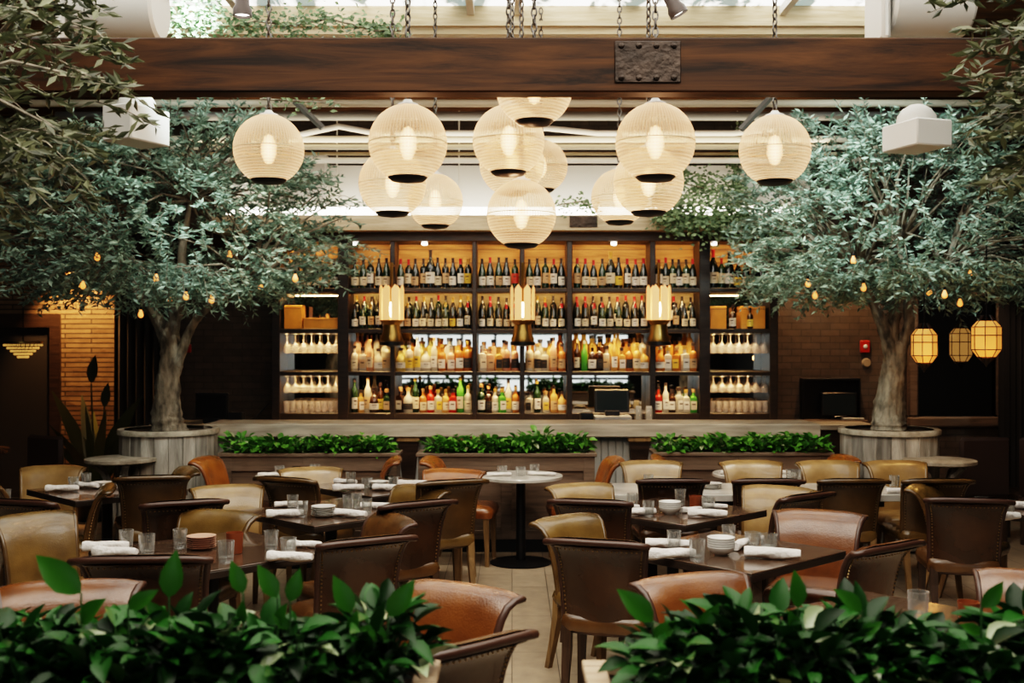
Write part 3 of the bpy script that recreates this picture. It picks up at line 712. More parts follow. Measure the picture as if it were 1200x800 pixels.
chair(62, 547, -172, 'pale', 'pale tan chair facing the camera behind the far left table', G2)
chair(-12, 563, -60, 'olive', 'sliver of an olive chair at the left photo edge beside the far left table', G2)
chair(22, 586, -15, 'brown', 'dark brown chair back seen from behind at the left photo edge', G2)
chair(267, 570, -160, 'pale', 'pale tan chair facing the camera behind left of the middle left table', G2)
chair(216, 587, 25, 'brown', 'dark chair back half hidden behind the wide brown chair left of centre', G2)
chair(258, 600, 160, 'olive', 'wide brown chair facing the camera behind the near left table', G1, 1.05)
chair(334, 560, -25, 'olive', 'brown chair seen from behind, just left of the back left square table', G2)
chair(364, 549, -165, 'pale', 'pale tan chair facing the camera behind the back left square table', G2)
chair(494, 571, 140, 'olive', 'olive chair facing left between two others, right of the back left square table', G2)
chair(490, 588, 32, 'brown', 'dark brown chair seen from behind, right of the middle left table', G2)
chair(530, 563, 22, 'olive', 'tan chair seen from behind with open legs, at the left of the aisle', G2)
chair(532, 551, 165, 'cognac', 'honey tan chair facing the camera directly behind the tan aisle chair', G2)
chair(462, 605, 122, 'brown', 'dark brown chair facing left with a curled side edge, right of the near left table', G1)
chair(430, 631, 30, 'brown', 'very dark brown chair back with piped rim, right front of the near left table', G1)
chair(166, 652, 4, 'brown', 'dark chair back with nail trim standing in front of the near left table', G1, 1.2)
chair(82, 684, -168, 'chestnut', 'chestnut chair back behind the foreground foliage at lower left', G1, 1.15)
chair(543, 688, 148, 'chestnut', 'glossy chestnut chair facing left at bottom centre, right of the left foliage', G1, 1.1)
chair(556, 752, 42, 'brown', 'lowest chair in the photo, curled dark back beside the foreground planter end', G1)
chair(663, 606, -140, 'olive', 'olive brown chair facing right into the near right table, in the right of the aisle', G1)
chair(699, 633, -18, 'brown', 'dark chair with its whole rear shown at the left front of the near right table', G1)
chair(679, 568, -158, 'pale', 'tan chair facing the camera, right of the white round centre table', G2)
chair(692, 586, -14, 'brown', 'dark brown chair seen from behind, left of the middle right table', G2)
for i, px in enumerate((763, 880, 970, 1049)):
    chair(px, 541, 180, 'pale', 'pale tan chair facing the camera behind the marble table, %s from the left' % ORD[i], G3, dd=9.3)
for i, px in enumerate((788, 900, 1000, 1099)):
    chair(px, 561, 0, 'olive' if i > 1 else 'brown', 'chair seen from behind in front of the marble table, %s from the left' % ORD[i], G3, dd=8.12)
chair(912, 571, 150, 'pale', 'cream tan chair facing left behind the middle right table', G2)
chair(947, 579, 38, 'brown', 'dark chair with a curling top edge, right of the middle right table', G2)
chair(960, 600, 158, 'chestnut', 'broad chestnut leather chair facing the camera behind the near right table', G1, 1.05)
chair(1042, 638, 36, 'chestnut', 'brown chair seen from behind at the right front of the near right table', G1)
chair(1080, 568, -132, 'olive', 'olive chair facing right, behind the nail trimmed chair at right', G2)
chair(1135, 584, -12, 'brown', 'brown nail trimmed chair seen from behind at the right edge table', G2)
chair(1215, 673, 150, 'chestnut', 'chestnut chair at the lower right photo corner above the foliage', G1)
chair(809, 676, -158, 'chestnut', 'chestnut chair top peeking over the foliage in front of the near right table', G1, 1.1)

# ------------------------------------------------------------------ tables
def square_table(x, y, rot, side, label):
    t = empty('square_table', (x, y, 0), math.radians(rot), label, 'table', 'square dining tables'); h = side/2
    b = MB(); b.bev(-h, h, -h, h, .742, .75, .002)
    b.build('tabletop', M['table'], t)
    MB().bev(-h, h, -h, h, .705, .742, .003).build('edge_band', M['table_edge'], t)
    MB().lathe([(.04, .02), (.04, .705)], 14).build('column', M['black'], t)
    b = MB()
    for k in range(4): b.bev(.0, .33, -.035, .035, .003, .035, .006, 0, Matrix.Rotation(PI/4+k*PI/2, 4, 'Z'))
    b.build('base', M['black'], t)
    return t
square_table(-1.64, 6.05, 45, .95, 'near left square dark wood table with copper mug and clay plates')
square_table(1.2, 6.07, 43, .88, 'near right square dark wood table with a stack of white bowls')
square_table(-1.22, 7.48, 45, .9, 'middle left square table with a stack of white plates')
square_table(1.09, 7.52, 44, .9, 'middle right square table with an amber glass')
square_table(-1.03, 8.78, 45, .88, 'back left square table behind the stacked white plates')
square_table(-3.12, 8.55, 45, .88, 'far left square table in front of the pale tan chair')
square_table(3.78, 7.5, 45, .9, 'square table cut off by the right photo edge')
square_table(1.6, 4.5, 45, .82, 'table hidden behind the right foreground foliage')
square_table(-1.05, 4.12, 45, .85, 'table hidden behind the left foreground foliage')
mt = empty('banquet_table', (1.86, 8.52, 0), 0, 'long white marble banquet table at right with a row of chairs on both sides', 'table')
MB().bev(-1.16, 1.10, -.27, .42, .70, .75, .004).build('tabletop', M['marble'], mt)
for x in (-.8, .75): MB().bev(x-.05, x+.05, -.05, .15, 0, .70, .01).build('leg', M['black'], mt)
MB().box(-1.05, 1.0, .0, .1, .62, .70).build('apron', M['table_edge'], mt, smooth=False)
def round_table(x, y, label):
    t = empty('round_table', (x, y, 0), 0, label, 'table', 'round marble tables')
    MB().lathe([(0, .72), (.352, .72), (.36, .725), (.36, .745), (.355, .75), (0, .75)], 40).build('tabletop', M['marble'], t)
    MB().lathe([(.04, .02), (.04, .72)], 16).build('column', M['black'], t)
    MB().lathe([(0, .03), (.05, .03), (.24, .018), (.262, .008), (.262, .001)], 32).build('base', M['black'], t)
round_table(.075, 9.48, 'white round marble table on a black pedestal in the centre aisle')
round_table(-1.83, 9.48, 'white round table before the left bar planter')
round_table(2.1, 9.62, 'white round table before the right bar planter')
for cx, cy, nm, k in ((-1.83, 9.48, 'left', 1), (.075, 9.48, 'centre', 1), (2.1, 9.62, 'right', 1)):
    chair_at(cx-.47 - (.04 if nm != 'centre' else 0), cy+.06, -97, 'cognac', 'bright cognac leather chair on the left side of the %s round table' % nm, 'cognac chairs at the round tables')
    chair_at(cx+.50, cy+.06, 96, 'cognac', 'bright cognac leather chair on the right side of the %s round table' % nm, 'cognac chairs at the round tables')

# ------------------------------------------------------------------ tableware
tumb = MB().lathe([(0, .006), (.028, .006), (.034, .0), (.035, .012), (.040, .10), (.0375, .10), (.033, .022), (0, .020)], 20).build('t', M['glass']).data
tumb_s = MB().lathe([(0, .004), (.03, .004), (.034, .0), (.036, .01), (.040, .068), (.0375, .068), (.034, .016), (0, .014)], 20).build('t', M['glass']).data
plate_m = MB().lathe([(0, .004), (.045, .002), (.05, .0), (.052, .004), (.078, .013), (.080, .016), (.076, .016), (.05, .008), (0, .008)], 28).build('p', M['porcelain']).data
bowl_m = MB().lathe([(0, .006), (.03, .004), (.034, 0), (.038, .006), (.066, .026), (.074, .046), (.0715, .047), (.062, .028), (.03, .012), (0, .011)], 28).build('p', M['porcelain']).data
mug_m = MB().lathe([(0, .004), (.036, .001), (.038, .006), (.042, .1), (.0385, .1), (.035, .012), (0, .01)], 20).build('m', M['copper']).data
def napkin_mesh(seed, L=.24):
    R = random.Random(seed); b = MB(); n = 14; k = 16; vs = []; fs = []
    for j in range(n+1):
        v = j/n; r0 = .029*(1+.12*math.sin(v*9+seed))*(1-.18*v)*(.82 if j in (0, n) else 1)
        for i in range(k):
            a = 2*PI*i/k; r = r0*(1+.10*math.sin(3*a+v*7+seed)+R.uniform(-.03, .03)); vs.append((-L/2+L*v, r*math.cos(a)*1.15, max(0.0005, .027+r*math.sin(a)*.92)))
    for j in range(n):
        for i in range(k): fs.append((j*k+i, j*k+(i+1) % k, (j+1)*k+(i+1) % k, (j+1)*k+i))
    fs += [tuple(range(k)), tuple(n*k+i for i in range(k))[::-1]]
    return b.add(vs, fs).build('n', M['napkin'], angle=1.0).data
NAP = [napkin_mesh(s_) for s_ in (1, 2, 3)]
for nm in ('tmp', 't', 'p', 'm', 'n'):
    for o in [o for o in bpy.data.objects if o.name.split('.')[0] == nm]: bpy.data.objects.remove(o)
for o in proto_objs: bpy.data.objects.remove(o)
def item(name, me, px, py, label, cat, group, rz=0, z=.7505, mat_=None, sc=1, dz=0):
    p = on(px, py, .75); o = bpy.data.objects.new(name, me); COL.objects.link(o); o.location = (p.x, p.y, z+dz); o.rotation_euler = (0, 0, rz); o.scale = (sc, sc, sc)
    if mat_: o.material_slots[0].link = 'OBJECT'; o.material_slots[0].material = mat_
    return tag(o, label, cat, group)
def glass(px, py, label, small=False, sc=1): return item('water_glass', tumb_s if small else tumb, px, py, label, 'glass', 'clear water glasses on the tables', sc=sc)
def roll(px, py, rz, label, sc=1): return item('rolled_napkin', NAP[(px*7) % 3], px, py, label, 'napkin', 'rolled white napkins', rz=math.radians(rz), sc=sc)
def stack(px, py, n, kind, m_, label, step):
    for k in range(n):
        item('plate' if kind == 'plate' else 'bowl', plate_m if kind == 'plate' else bowl_m, px, py, '%s, %s' % (label, 'topmost' if k == n-1 else ORD[n-1-k]+' from top'), kind, label, mat_=m_, dz=k*step, rz=k)
# near left table
T = 'near left table'
stack(236, 643, 6, 'plate', M['terracotta'], 'pink clay plate in the stack on the '+T, .0115)
item('copper_mug', mug_m, 275, 648, 'glossy copper brown cup beside the clay plate stack', 'cup', 'cups', sc=1.12)
glass(148, 642, 'clear glass behind the napkin at the left of the '+T); glass(172, 650, 'clear glass at the front left of the '+T+', before the clay plates', sc=1.1)
glass(211, 641, 'clear glass just left of the clay plate stack'); glass(265, 658, 'clear glass standing before the copper cup', sc=1.08)
glass(318, 643, 'clear glass right of the copper cup, at the back'); glass(338, 646, 'short glass beside the napkins at the right of the '+T, True, 1.1)
roll(124, 645, 12, 'rolled napkin at the left corner of the '+T); roll(135, 652, -5, 'napkin roll along the left front of the '+T)
roll(340, 658, -8, 'napkin roll at the right front of the '+T); roll(357, 642, -5, 'short napkin roll at the right back of the '+T, .8)
# middle left
T = 'middle left table'
stack(379, 605, 5, 'plate', None, 'white plate in the stack on the '+T, .0135)
glass(343, 597, 'clear glass at the back left of the '+T); glass(354, 605, 'clear glass at the front left of the '+T+', over a napkin')
glass(408, 597, 'clear glass right of the white plate stack'); glass(418, 594, 'second glass right of the white plates, touching the first', sc=.95); glass(430, 600, 'clear glass by the napkin at the right of the '+T, sc=.9)
roll(334, 606, 14, 'napkin roll at the left front of the '+T); roll(410, 606, -22, 'napkin roll at the right front of the '+T, 1.0); roll(440, 596, 0, 'napkin roll at the right back of the '+T, .85); roll(338, 594, 20, 'napkin roll at the left back of the '+T, .8)
# back left
T = 'back left square table'
stack(444, 572, 4, 'plate', None, 'white plate in the stack on the '+T, .0135)
glass(411, 568, 'clear glass at the left of the '+T); glass(430, 571, 'clear glass left of the plates on the '+T, True, 1.1); glass(461, 570, 'clear glass right of the plates on the '+T, True, 1.1)
item('dark_glass', tumb_s, 456, 567, 'small dark tealight glass on the back left square table', 'glass', 'tealight glasses', mat_=GC['black'], sc=.9)
roll(408, 575, 12, 'napkin roll at the left front of the '+T); roll(455, 575, -10, 'napkin roll at the right front of the '+T); roll(484, 570, 0, 'napkin roll at the right side of the '+T); roll(405, 567, -15, 'napkin roll at the back of the '+T, .8)
# far left
T = 'far left table'
stack(119, 571, 3, 'plate', None, 'white plate in the stack on the '+T, .0135)
glass(86, 574, 'clear glass in the middle of the '+T); glass(101, 569, 'clear glass at the back of the '+T); glass(146, 573, 'clear glass at the right of the '+T)
roll(73, 576, 10, 'napkin roll at the left front of the '+T); roll(102, 572, -20, 'napkin roll at the middle of the '+T, .9); roll(133, 573, -10, 'short napkin roll at the right of the '+T, .7)
glass(6, 590, 'clear glass at the left photo edge')
# near right
T = 'near right table'
stack(845, 650, 5, 'bowl', None, 'white bowl in the stack on the '+T, .0125)
glass(790, 643, 'clear glass at the left back of the '+T); glass(817, 656, 'clear glass at the front of the '+T+' over a napkin', sc=1.08); glass(854, 636, 'clear glass behind the bowl stack on the '+T)
glass(882, 640, 'short glass right of the bowls, left of its pair', True, 1.15); glass(901, 643, 'short glass right of the bowls, right of its pair', True, 1.2)
roll(782, 642, -6, 'napkin roll at the left back of the '+T); roll(786, 655, 10, 'long napkin roll at the left front of the '+T, 1.1); roll(905, 655, -14, 'long napkin roll at the right front of the '+T, 1.2); roll(868, 642, 60, 'short napkin roll behind the glasses of the '+T, .9)
# middle right
T = 'middle right table'
stack(785, 602, 4, 'bowl', None, 'white bowl in the stack on the '+T, .0125)
glass(741, 595, 'clear glass at the left back of the '+T); glass(760, 604, 'clear glass at the left front of the '+T, sc=.95); glass(797, 590, 'clear glass behind the bowls of the '+T)
item('amber_glass', tumb_s, 815, 594, 'amber brown glass on the '+T, 'glass', 'amber glasses', mat_=M['copper'], sc=1.15); glass(830, 596, 'clear glass right of the amber glass', True, 1.2)
roll(748, 604, 14, 'napkin roll at the left front of the '+T); roll(829, 606, -12, 'long napkin roll at the right front of the '+T, 1.05); roll(810, 600, 30, 'short napkin roll right of the bowls on the '+T, .7); roll(838, 596, -10, 'short napkin roll at the back right of the '+T, .7); roll(735, 597, 5, 'short napkin roll at the left back of the '+T, .7)
# marble table
stack(834, 572, 3, 'plate', None, 'white plate in the stack on the marble table', .0135)
glass(930, 573, 'large clear glass between the chairs on the marble table', sc=1.5); glass(1048, 572, 'clear glass at the right end of the marble table'); glass(760, 571, 'clear glass at the left end of the marble table')
roll(1052, 578, 10, 'napkin roll at the right end of the marble table', .8)
# round tables
def flat_napkin(px, py, rz, label):
    if not hasattr(flat_napkin, 'm'):
        b = MB(); n = 8; vs = [(-.11+.22*i/n, -.055+.11*j/4, .003+.005*math.sin(i*1.3)*math.sin(j*1.1+.5)+.004) for j in range(5) for i in range(n+1)]
        fs = [(j*(n+1)+i, j*(n+1)+i+1, (j+1)*(n+1)+i+1, (j+1)*(n+1)+i) for j in range(4) for i in range(n)]
        o = b.add(vs, fs).build('folded_napkin', M['napkin']); flat_napkin.m = o.data; bpy.data.objects.remove(o)
    item('folded_napkin', flat_napkin.m, px, py, label, 'napkin', 'folded napkins on the round tables', rz=math.radians(rz))
for cx, cy, T in ((.075, 9.48, 'centre'), (-1.83, 9.48, 'left'), (2.1, 9.62, 'right')):
    for dx, dy, sm, w in ((-.16, .02, True, 'left'), (.0, -.05, True, 'front'), (.12, .14, True, 'rear')):
        o = bpy.data.objects.new('water_glass', tumb_s); COL.objects.link(o); o.location = (cx+dx, cy+dy, .7505); o.scale = (1.1, 1.1, 1.1)
        if w == 'front' and T == 'left': o.material_slots[0].link = 'OBJECT'; o.material_slots[0].material = GC['black']
        tag(o, '%s glass of the three on the %s round table' % (w, T), 'glass', 'glasses on the round tables')
    for dx, dy, a, w in ((-.2, -.08, 10, 'left'), (.18, -.04, -14, 'right')):
        o = bpy.data.objects.new('rolled_napkin', NAP[0]); COL.objects.link(o); o.location = (cx+dx, cy+dy, .7505); o.rotation_euler = (0, 0, math.radians(a)); o.scale = (1, .9, .6)
        tag(o, 'flat white napkin on the %s side of the %s round table' % (w, T), 'napkin', 'napkins on the round tables')
# right edge table
glass(1182, 604, 'clear glass by the napkins on the right edge table'); glass(1150, 600, 'clear glass behind the nail trimmed chair back')
roll(1172, 610, 8, 'napkin roll at the front of the right edge table', 1.1); roll(1190, 596, 0, 'napkin roll at the back of the right edge table'); roll(1140, 592, 20, 'small napkin at the left corner of the right edge table', .6)
glass(1076, 724, 'clear glass showing above the foliage at lower right', sc=1.1)
item('amber_glass', tumb_s, 1135, 726, 'amber rimmed glass showing above the foliage at lower right', 'glass', 'amber glasses', mat_=M['copper'], sc=1.1)

# ------------------------------------------------------------------ planters and their plants
def planter(x0, x1, y0, y1, z1, label, m, near=False):
    t = empty('planter_box', ((x0+x1)/2, y0, 0), 0, label, 'planter', 'long wooden planters'); w = (x1-x0)/2; D = y1-y0
    b = MB(); b.box(-w, w, .02, D, .12, z1-.05)
    b.bev(-w, w, 0, .02, z1-.16, z1-.02, .003).bev(-w, w, 0, .02, .12, .2, .003)
    for x in (-w, -.05, w-.1): b.bev(x, x+.1, -.003, .02, .12, z1-.02, .003)
    b.build('panelled_box', m, t)
    b = MB(); b.bev(-w-.02, w+.02, -.02, .05, z1-.03, z1, .004).bev(-w-.02, w+.02, D-.05, D+.02, z1-.03, z1, .004).bev(-w-.02, -w+.05, .05, D-.05, z1-.03, z1, .004).bev(w-.05, w+.02, .05, D-.05, z1-.03, z1, .004)
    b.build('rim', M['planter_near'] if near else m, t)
    MB().box(-w+.03, w-.03, .03, D-.03, z1-.08, z1-.035).build('soil', M['soil'], t, smooth=False)
    MB().box(-w+.04, w-.04, .04, D-.04, 0, .12).build('plinth', M['black'], t, smooth=False)
planter((258-600)/131, (465-600)/131, 9.92, 10.25, .89, 'brown panelled wooden planter of green leaves before the left of the bar', M['planter'])
planter((490-600)/131, (697-600)/131, 9.92, 10.25, .89, 'brown panelled wooden planter of green leaves before the middle of the bar', M['planter'])
planter((770-600)/131, (978-600)/131, 10.0, 10.33, .89, 'brown panelled wooden planter of green leaves before the right of the bar', M['planter'])
planter(-2.3, -.24, 3.02, 3.40, .91, 'foreground wooden planter at lower left filled with dark green leaves', M['planter'], True)
planter(.235, 2.4, 3.02, 3.40, .91, 'foreground wooden planter at lower right filled with dark green leaves', M['planter'], True)
def plant_mesh(seed, hgt, spread, nl, L, W, m):
    R = random.Random(seed); lf = MB(); st = MB()
    for k in range(nl):
        a = R.uniform(0, 2*PI); r = spread*math.sqrt(R.random()); h = hgt*R.uniform(.25, 1)*(1-.3*r/spread)
        base = Vector((R.uniform(-.05, .05), R.uniform(-.05, .05), 0)); tip = Vector((r*math.cos(a), r*math.sin(a), h))
        st.tube([base, base.lerp(tip, .5)+Vector((0, 0, h*.15)), tip], [.003, .0025, .002], 4)
        d = Vector((math.cos(a)*R.uniform(.3, 1), math.sin(a)*R.uniform(.3, 1), R.uniform(-.25, .8))); l = L*R.uniform(.7, 1.25)
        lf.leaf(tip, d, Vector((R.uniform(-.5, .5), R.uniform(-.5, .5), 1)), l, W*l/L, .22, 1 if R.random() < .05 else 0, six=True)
    return lf, st
def make_plant(seed, *a):
    m = a[-1]; lf, st = plant_mesh(seed, *a); root = empty('leafy_plant', (0, 0, -50)); lf.build('foliage', [m, M['glint_leaf']], root, angle=1.2); st.build('stems', M['stem'], root); return root
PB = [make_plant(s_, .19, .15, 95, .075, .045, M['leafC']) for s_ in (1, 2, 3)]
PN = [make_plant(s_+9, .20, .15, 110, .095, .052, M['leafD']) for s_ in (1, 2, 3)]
for x0, x1, y, nm in ((-2.46, -1.20, 10.08, 'left'), (-.66, .58, 10.08, 'middle'), (1.46, 2.72, 10.16, 'right')):
    for k in range(9):
        p = copy_tree(PB[k % 3]); p.location = (x0+(x1-x0)*k/8, y+random.uniform(-.05, .03), .85); p.rotation_euler = (0, 0, random.uniform(0, 6)); s_ = random.uniform(.85, 1.1); p.scale = (s_, s_, s_*(1.25 if nm == 'middle' and k > 4 else 1))
        tag(p, 'bright green leafy plant in the %s planter before the bar' % nm, 'plant', 'leafy plants in the %s bar planter' % nm)
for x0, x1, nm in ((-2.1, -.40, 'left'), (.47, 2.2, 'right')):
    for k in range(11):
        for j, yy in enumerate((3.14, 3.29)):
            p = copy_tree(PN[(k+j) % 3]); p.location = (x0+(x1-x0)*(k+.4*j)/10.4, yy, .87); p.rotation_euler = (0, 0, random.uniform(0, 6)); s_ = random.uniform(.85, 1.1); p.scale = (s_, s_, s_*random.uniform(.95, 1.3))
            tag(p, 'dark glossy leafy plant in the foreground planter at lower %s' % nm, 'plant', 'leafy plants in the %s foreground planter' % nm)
# tall single shoots standing above the foreground foliage
M['leafE'] = mat('fresh green shoot', (.012, .06, .006), .35, island=.3, col2=(.04, .15, .012), trans=.25, spec=.3)
for i, (px, py, L, dx, dz, d, nm) in enumerate([(95, 695, .17, -.6, .55, 3.2, 'large tilted leaf at the far left'), (198, 700, .14, .15, .9, 3.25, 'broad upright leaf left of centre in the left planter'), (150, 712, .10, .8, .5, 3.2, 'leaf leaning right beside the tilted one'),
        (285, 695, .10, -.3, .9, 3.2, 'shoot at the middle of the left planter'), (325, 700, .11, -.5, .9, 3.2, 'pointed shoot before the near left table'), (340, 705, .10, .3, 1, 3.2, 'narrow upright shoot beside the pointed one'), (412, 718, .12, -.4, .9, 3.2, 'shoot before the dark chair back'), (455, 722, .13, .5, .7, 3.2, 'broad shoot at the right end of the left planter'),
        (765, 728, .14, -.7, .7, 3.25, 'shoot at the left end of the right planter'), (935, 712, .11, -.05, 1, 3.2, 'pointed bright shoot in the middle of the right planter'), (820, 735, .09, .6, .7, 3.2, 'short shoot at the left part of the right planter'), (1010, 715, .10, -.7, .6, 3.2, 'leaning shoot right of the pointed bright one'), (1150, 712, .10, .6, .7, 3.2, 'shoot near the right photo corner')]):
    p = at(px, py, d); root = empty('leaf_shoot', (p.x, p.y, .88), 0, 'fresh green %s' % nm, 'plant', 'shoots above the foreground planters')
    MB().tube([(0, 0, 0), (0, 0, (p.z-.88)*.5), (0, 0, p.z-.88)], .003, 5).build('stem', M['stem'], root)
    lf = MB(); lf.leaf(Vector((0, 0, p.z-.88)), Vector((dx, -.1, dz)), Vector((.2, -1, .3)), L, L*.5, .15, six=True); lf.build('leaf', M['leafE'], root, angle=1.2)
    lf = MB(); lf.leaf(Vector((0, 0, (p.z-.88)*.7)), Vector((-dx-.3, -.2, dz*.6)), Vector((-.2, -1, .5)), L*.7, L*.36, .15, six=True)
    lf.build('leaf', M['leafE'], root, angle=1.2)

# ------------------------------------------------------------------ olive trees
def tree(name, x, y, tub, crown, branches, nclust, leafm, L, W, label, seed, trunk, per=26, group='olive trees'):
    R = random.Random(seed); root = empty(name, (x, y, 0), 0, label, 'tree', group)
    t = MB()
    def sm(pts, rad, n=20):
        P = [Vector(p) for p in pts]; out = []; ro = []
        for i in range(len(P)-1):
            p0, p1, p2, p3 = P[max(i-1, 0)], P[i], P[i+1], P[min(i+2, len(P)-1)]
            for k in range(9):
                u = k/9; q = .5*((2*p1)+(p2-p0)*u+(2*p0-5*p1+4*p2-p3)*u*u+(3*p1-p0-3*p2+p3)*u**3)
                out.append(q); ro.append((rad[i]*(1-u)+rad[i+1]*u)*R.uniform(.94, 1.06))
        out.append(P[-1]); ro.append(rad[-1]); o0 = len(t.v)
        ro = [q*.84 for q in ro]; t.tube(out, ro, n)
        c = len(out)
        for j in range(c):
            for i in range(n):
                k = o0+j*n+i; v = Vector(t.v[k]); dd = v-out[j]; t.v[k] = tuple(out[j]+dd*(1+.10*math.sin(i*1.26+j*.16)+.06*math.sin(i*3.1-j*.4)+R.uniform(-.06, .06)))
    for pts, rad in trunk: sm(pts, rad)
    t.build('trunk', M['bark'], root, angle=1.4)
    # crown clusters
    lf = MB(); tw = MB(); (cx, cy, cz), (rx, ry, rz) = crown
    tips = [Vector(pts[-1]) for pts, rad in trunk[1:]] or [Vector((cx, cy, cz))]
    for k in range(nclust):
        while True:
            v = Vector((R.uniform(-1, 1), R.uniform(-1, 1), R.uniform(-1, 1)))
            if .12 < v.length < 1: break
        v = v.normalized()*v.length**.45
        lump = 1+.13*math.sin(v.x*5+seed)*math.cos(v.z*4+v.y*3)
        p = Vector((cx+v.x*rx*lump, cy+v.y*ry*lump, cz+v.z*rz*lump))
        if v.z < -.35: p.z += (-.35-v.z)*rz*.55
        p.z = max(p.z, cz-.70+R.uniform(-.05, .16)+.12*math.cos(v.x*2)) if name == 'olive_tree' else p.z
        p.z -= .22*max(0, abs(v.x)-.55)*(1 if v.z < .2 else 0)
        out = Vector((v.x, v.y, v.z*.5+R.uniform(-.5, .5))).normalized()
        near = min(tips, key=lambda q: (q-p).length)
        if k % 7 == 0:
            midp = near.lerp(p, .5)+Vector((R.uniform(-.1, .1), R.uniform(-.1, .1), .08)); tw.tube([near, midp, p], [.02, .011, .005], 5)
        tl = R.uniform(.25, .42); p0 = p-out*tl*.4; p1 = p+out*tl*.6; p1.z -= R.uniform(0, .10)
        tw.tube([p0, p.copy(), p1], [.004, .003, .0015], 3, cap=False)
        for q in range(per):
            u = q/per; b_ = p0.lerp(p1, u); a = R.uniform(0, 2*PI)
            side = Vector((math.cos(a), math.sin(a), R.uniform(-.7, .7))); d = (out*.6+side).normalized()
            l = L*R.uniform(.7, 1.2); lf.leaf(b_, d, Vector((R.uniform(-1, 1), R.uniform(-1, 1), R.uniform(-.3, 1))), l, W*l/L, .18)
    lf.build('foliage', leafm, root, smooth=False); tw.build('twigs', M['bark'], root)
    return root
def tub(x, y, r, h, label):
    root = empty('wooden_tub', (x, y, 0), 0, label, 'planter', 'round wooden tree tubs'); n = 22
    b = MB()
    for k in range(n):
        a0 = 2*PI*k/n; mx = Matrix.Rotation(a0, 4, 'Z'); w = PI*r/n*.97; tj = .003*math.sin(k*7)
        b.bev(r-.03+tj, r+tj, -w, w, .02, h-.04, .004, 0, mx)
    b.lathe([(r-.025, .02), (r-.025, h-.04)], 30)
    b.build('staves', M['weathered'], root)
    MB().lathe([(r-.04, h-.045), (r+.022, h-.045), (r+.024, h-.01), (r+.018, h), (r-.04, h)], 40).build('rim', M['weathered_top'], root)
    MB().lathe([(0, h-.02), (r-.02, h-.03)], 30).build('soil', M['soil'], root)
XL, XR, YT = -3.185, 3.50, 10.3
tub(XL, YT, .435, 1.085, 'grey weathered stave tub holding the left olive tree')
tub(XR, YT, .435, 1.085, 'grey weathered stave tub holding the right olive tree')
tree('olive_tree', XL, YT, None, ((.02, -.1, 2.93), (1.55, 1.2, 1.05)), None, 1080, M['leafA'], .074, .023, 'silvery green olive tree in the left wooden tub', 3,
     [([(0, 0, 1.04), (-.02, 0, 1.2), (-.01, 0, 1.5), (.02, 0, 1.8), (-.02, 0, 2.02)], [.20, .155, .125, .115, .10]),
      ([(-.02, 0, 1.92), (-.12, -.05, 2.15), (-.27, -.1, 2.35), (-.45, -.15, 2.65)], [.085, .06, .045, .025]),
      ([(0, 0, 1.90), (.08, -.05, 2.15), (.17, -.05, 2.35), (.12, 0, 2.7), (.2, 0, 3.2)], [.09, .07, .06, .05, .02]),
      ([(.0, 0, 1.40), (.06, -.01, 1.62), (.15, -.05, 1.85), (.28, -.12, 2.08), (.48, -.18, 2.25), (.8, -.2, 2.45)], [.05, .065, .055, .045, .04, .02])])
tree('olive_tree', XR, YT, None, ((.02, -.1, 2.95), (1.46, 1.2, 1.06)), None, 1040, M['leafA'], .074, .023, 'silvery green olive tree in the right wooden tub', 8,
     [([(-.0, 0, 1.04), (.0, 0, 1.2), (.02, 0, 1.5), (.06, 0, 1.75), (.05, 0, 1.9)], [.21, .165, .125, .115, .095]),
      ([(.04, 0, 1.72), (-.05, -.05, 1.98), (-.16, -.1, 2.2), (-.3, -.12, 2.5)], [.09, .07, .05, .025]),
      ([(.03, 0, 1.85), (.04, -.02, 2.1), (.12, 0, 2.3), (.1, 0, 2.8)], [.07, .065, .055, .02]),
      ([(.03, 0, 1.5), (.09, -.01, 1.78), (.17, -.05, 2.05), (.16, -.06, 2.25), (.28, -.05, 2.4), (.5, -.1, 2.6)], [.05, .07, .055, .05, .045, .02])])
# nearer shaded trees whose crowns hang into the picture from both sides
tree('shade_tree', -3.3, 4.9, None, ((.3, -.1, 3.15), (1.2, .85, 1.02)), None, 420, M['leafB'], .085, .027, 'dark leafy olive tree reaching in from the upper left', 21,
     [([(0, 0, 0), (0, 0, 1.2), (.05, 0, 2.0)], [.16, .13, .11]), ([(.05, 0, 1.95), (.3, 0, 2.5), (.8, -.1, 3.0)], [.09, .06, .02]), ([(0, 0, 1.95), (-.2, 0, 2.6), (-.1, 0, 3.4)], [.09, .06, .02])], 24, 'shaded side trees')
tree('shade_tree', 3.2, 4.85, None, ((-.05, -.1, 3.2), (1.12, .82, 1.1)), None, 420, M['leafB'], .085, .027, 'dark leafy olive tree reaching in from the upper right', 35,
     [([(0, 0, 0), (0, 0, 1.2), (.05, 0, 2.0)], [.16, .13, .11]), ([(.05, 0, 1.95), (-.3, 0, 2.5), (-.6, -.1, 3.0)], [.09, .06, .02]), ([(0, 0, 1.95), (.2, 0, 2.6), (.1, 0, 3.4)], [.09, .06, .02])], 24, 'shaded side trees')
for x, y, l in ((-3.75, 6.6, 'left'), (3.62, 5.9, 'right')):
    pass
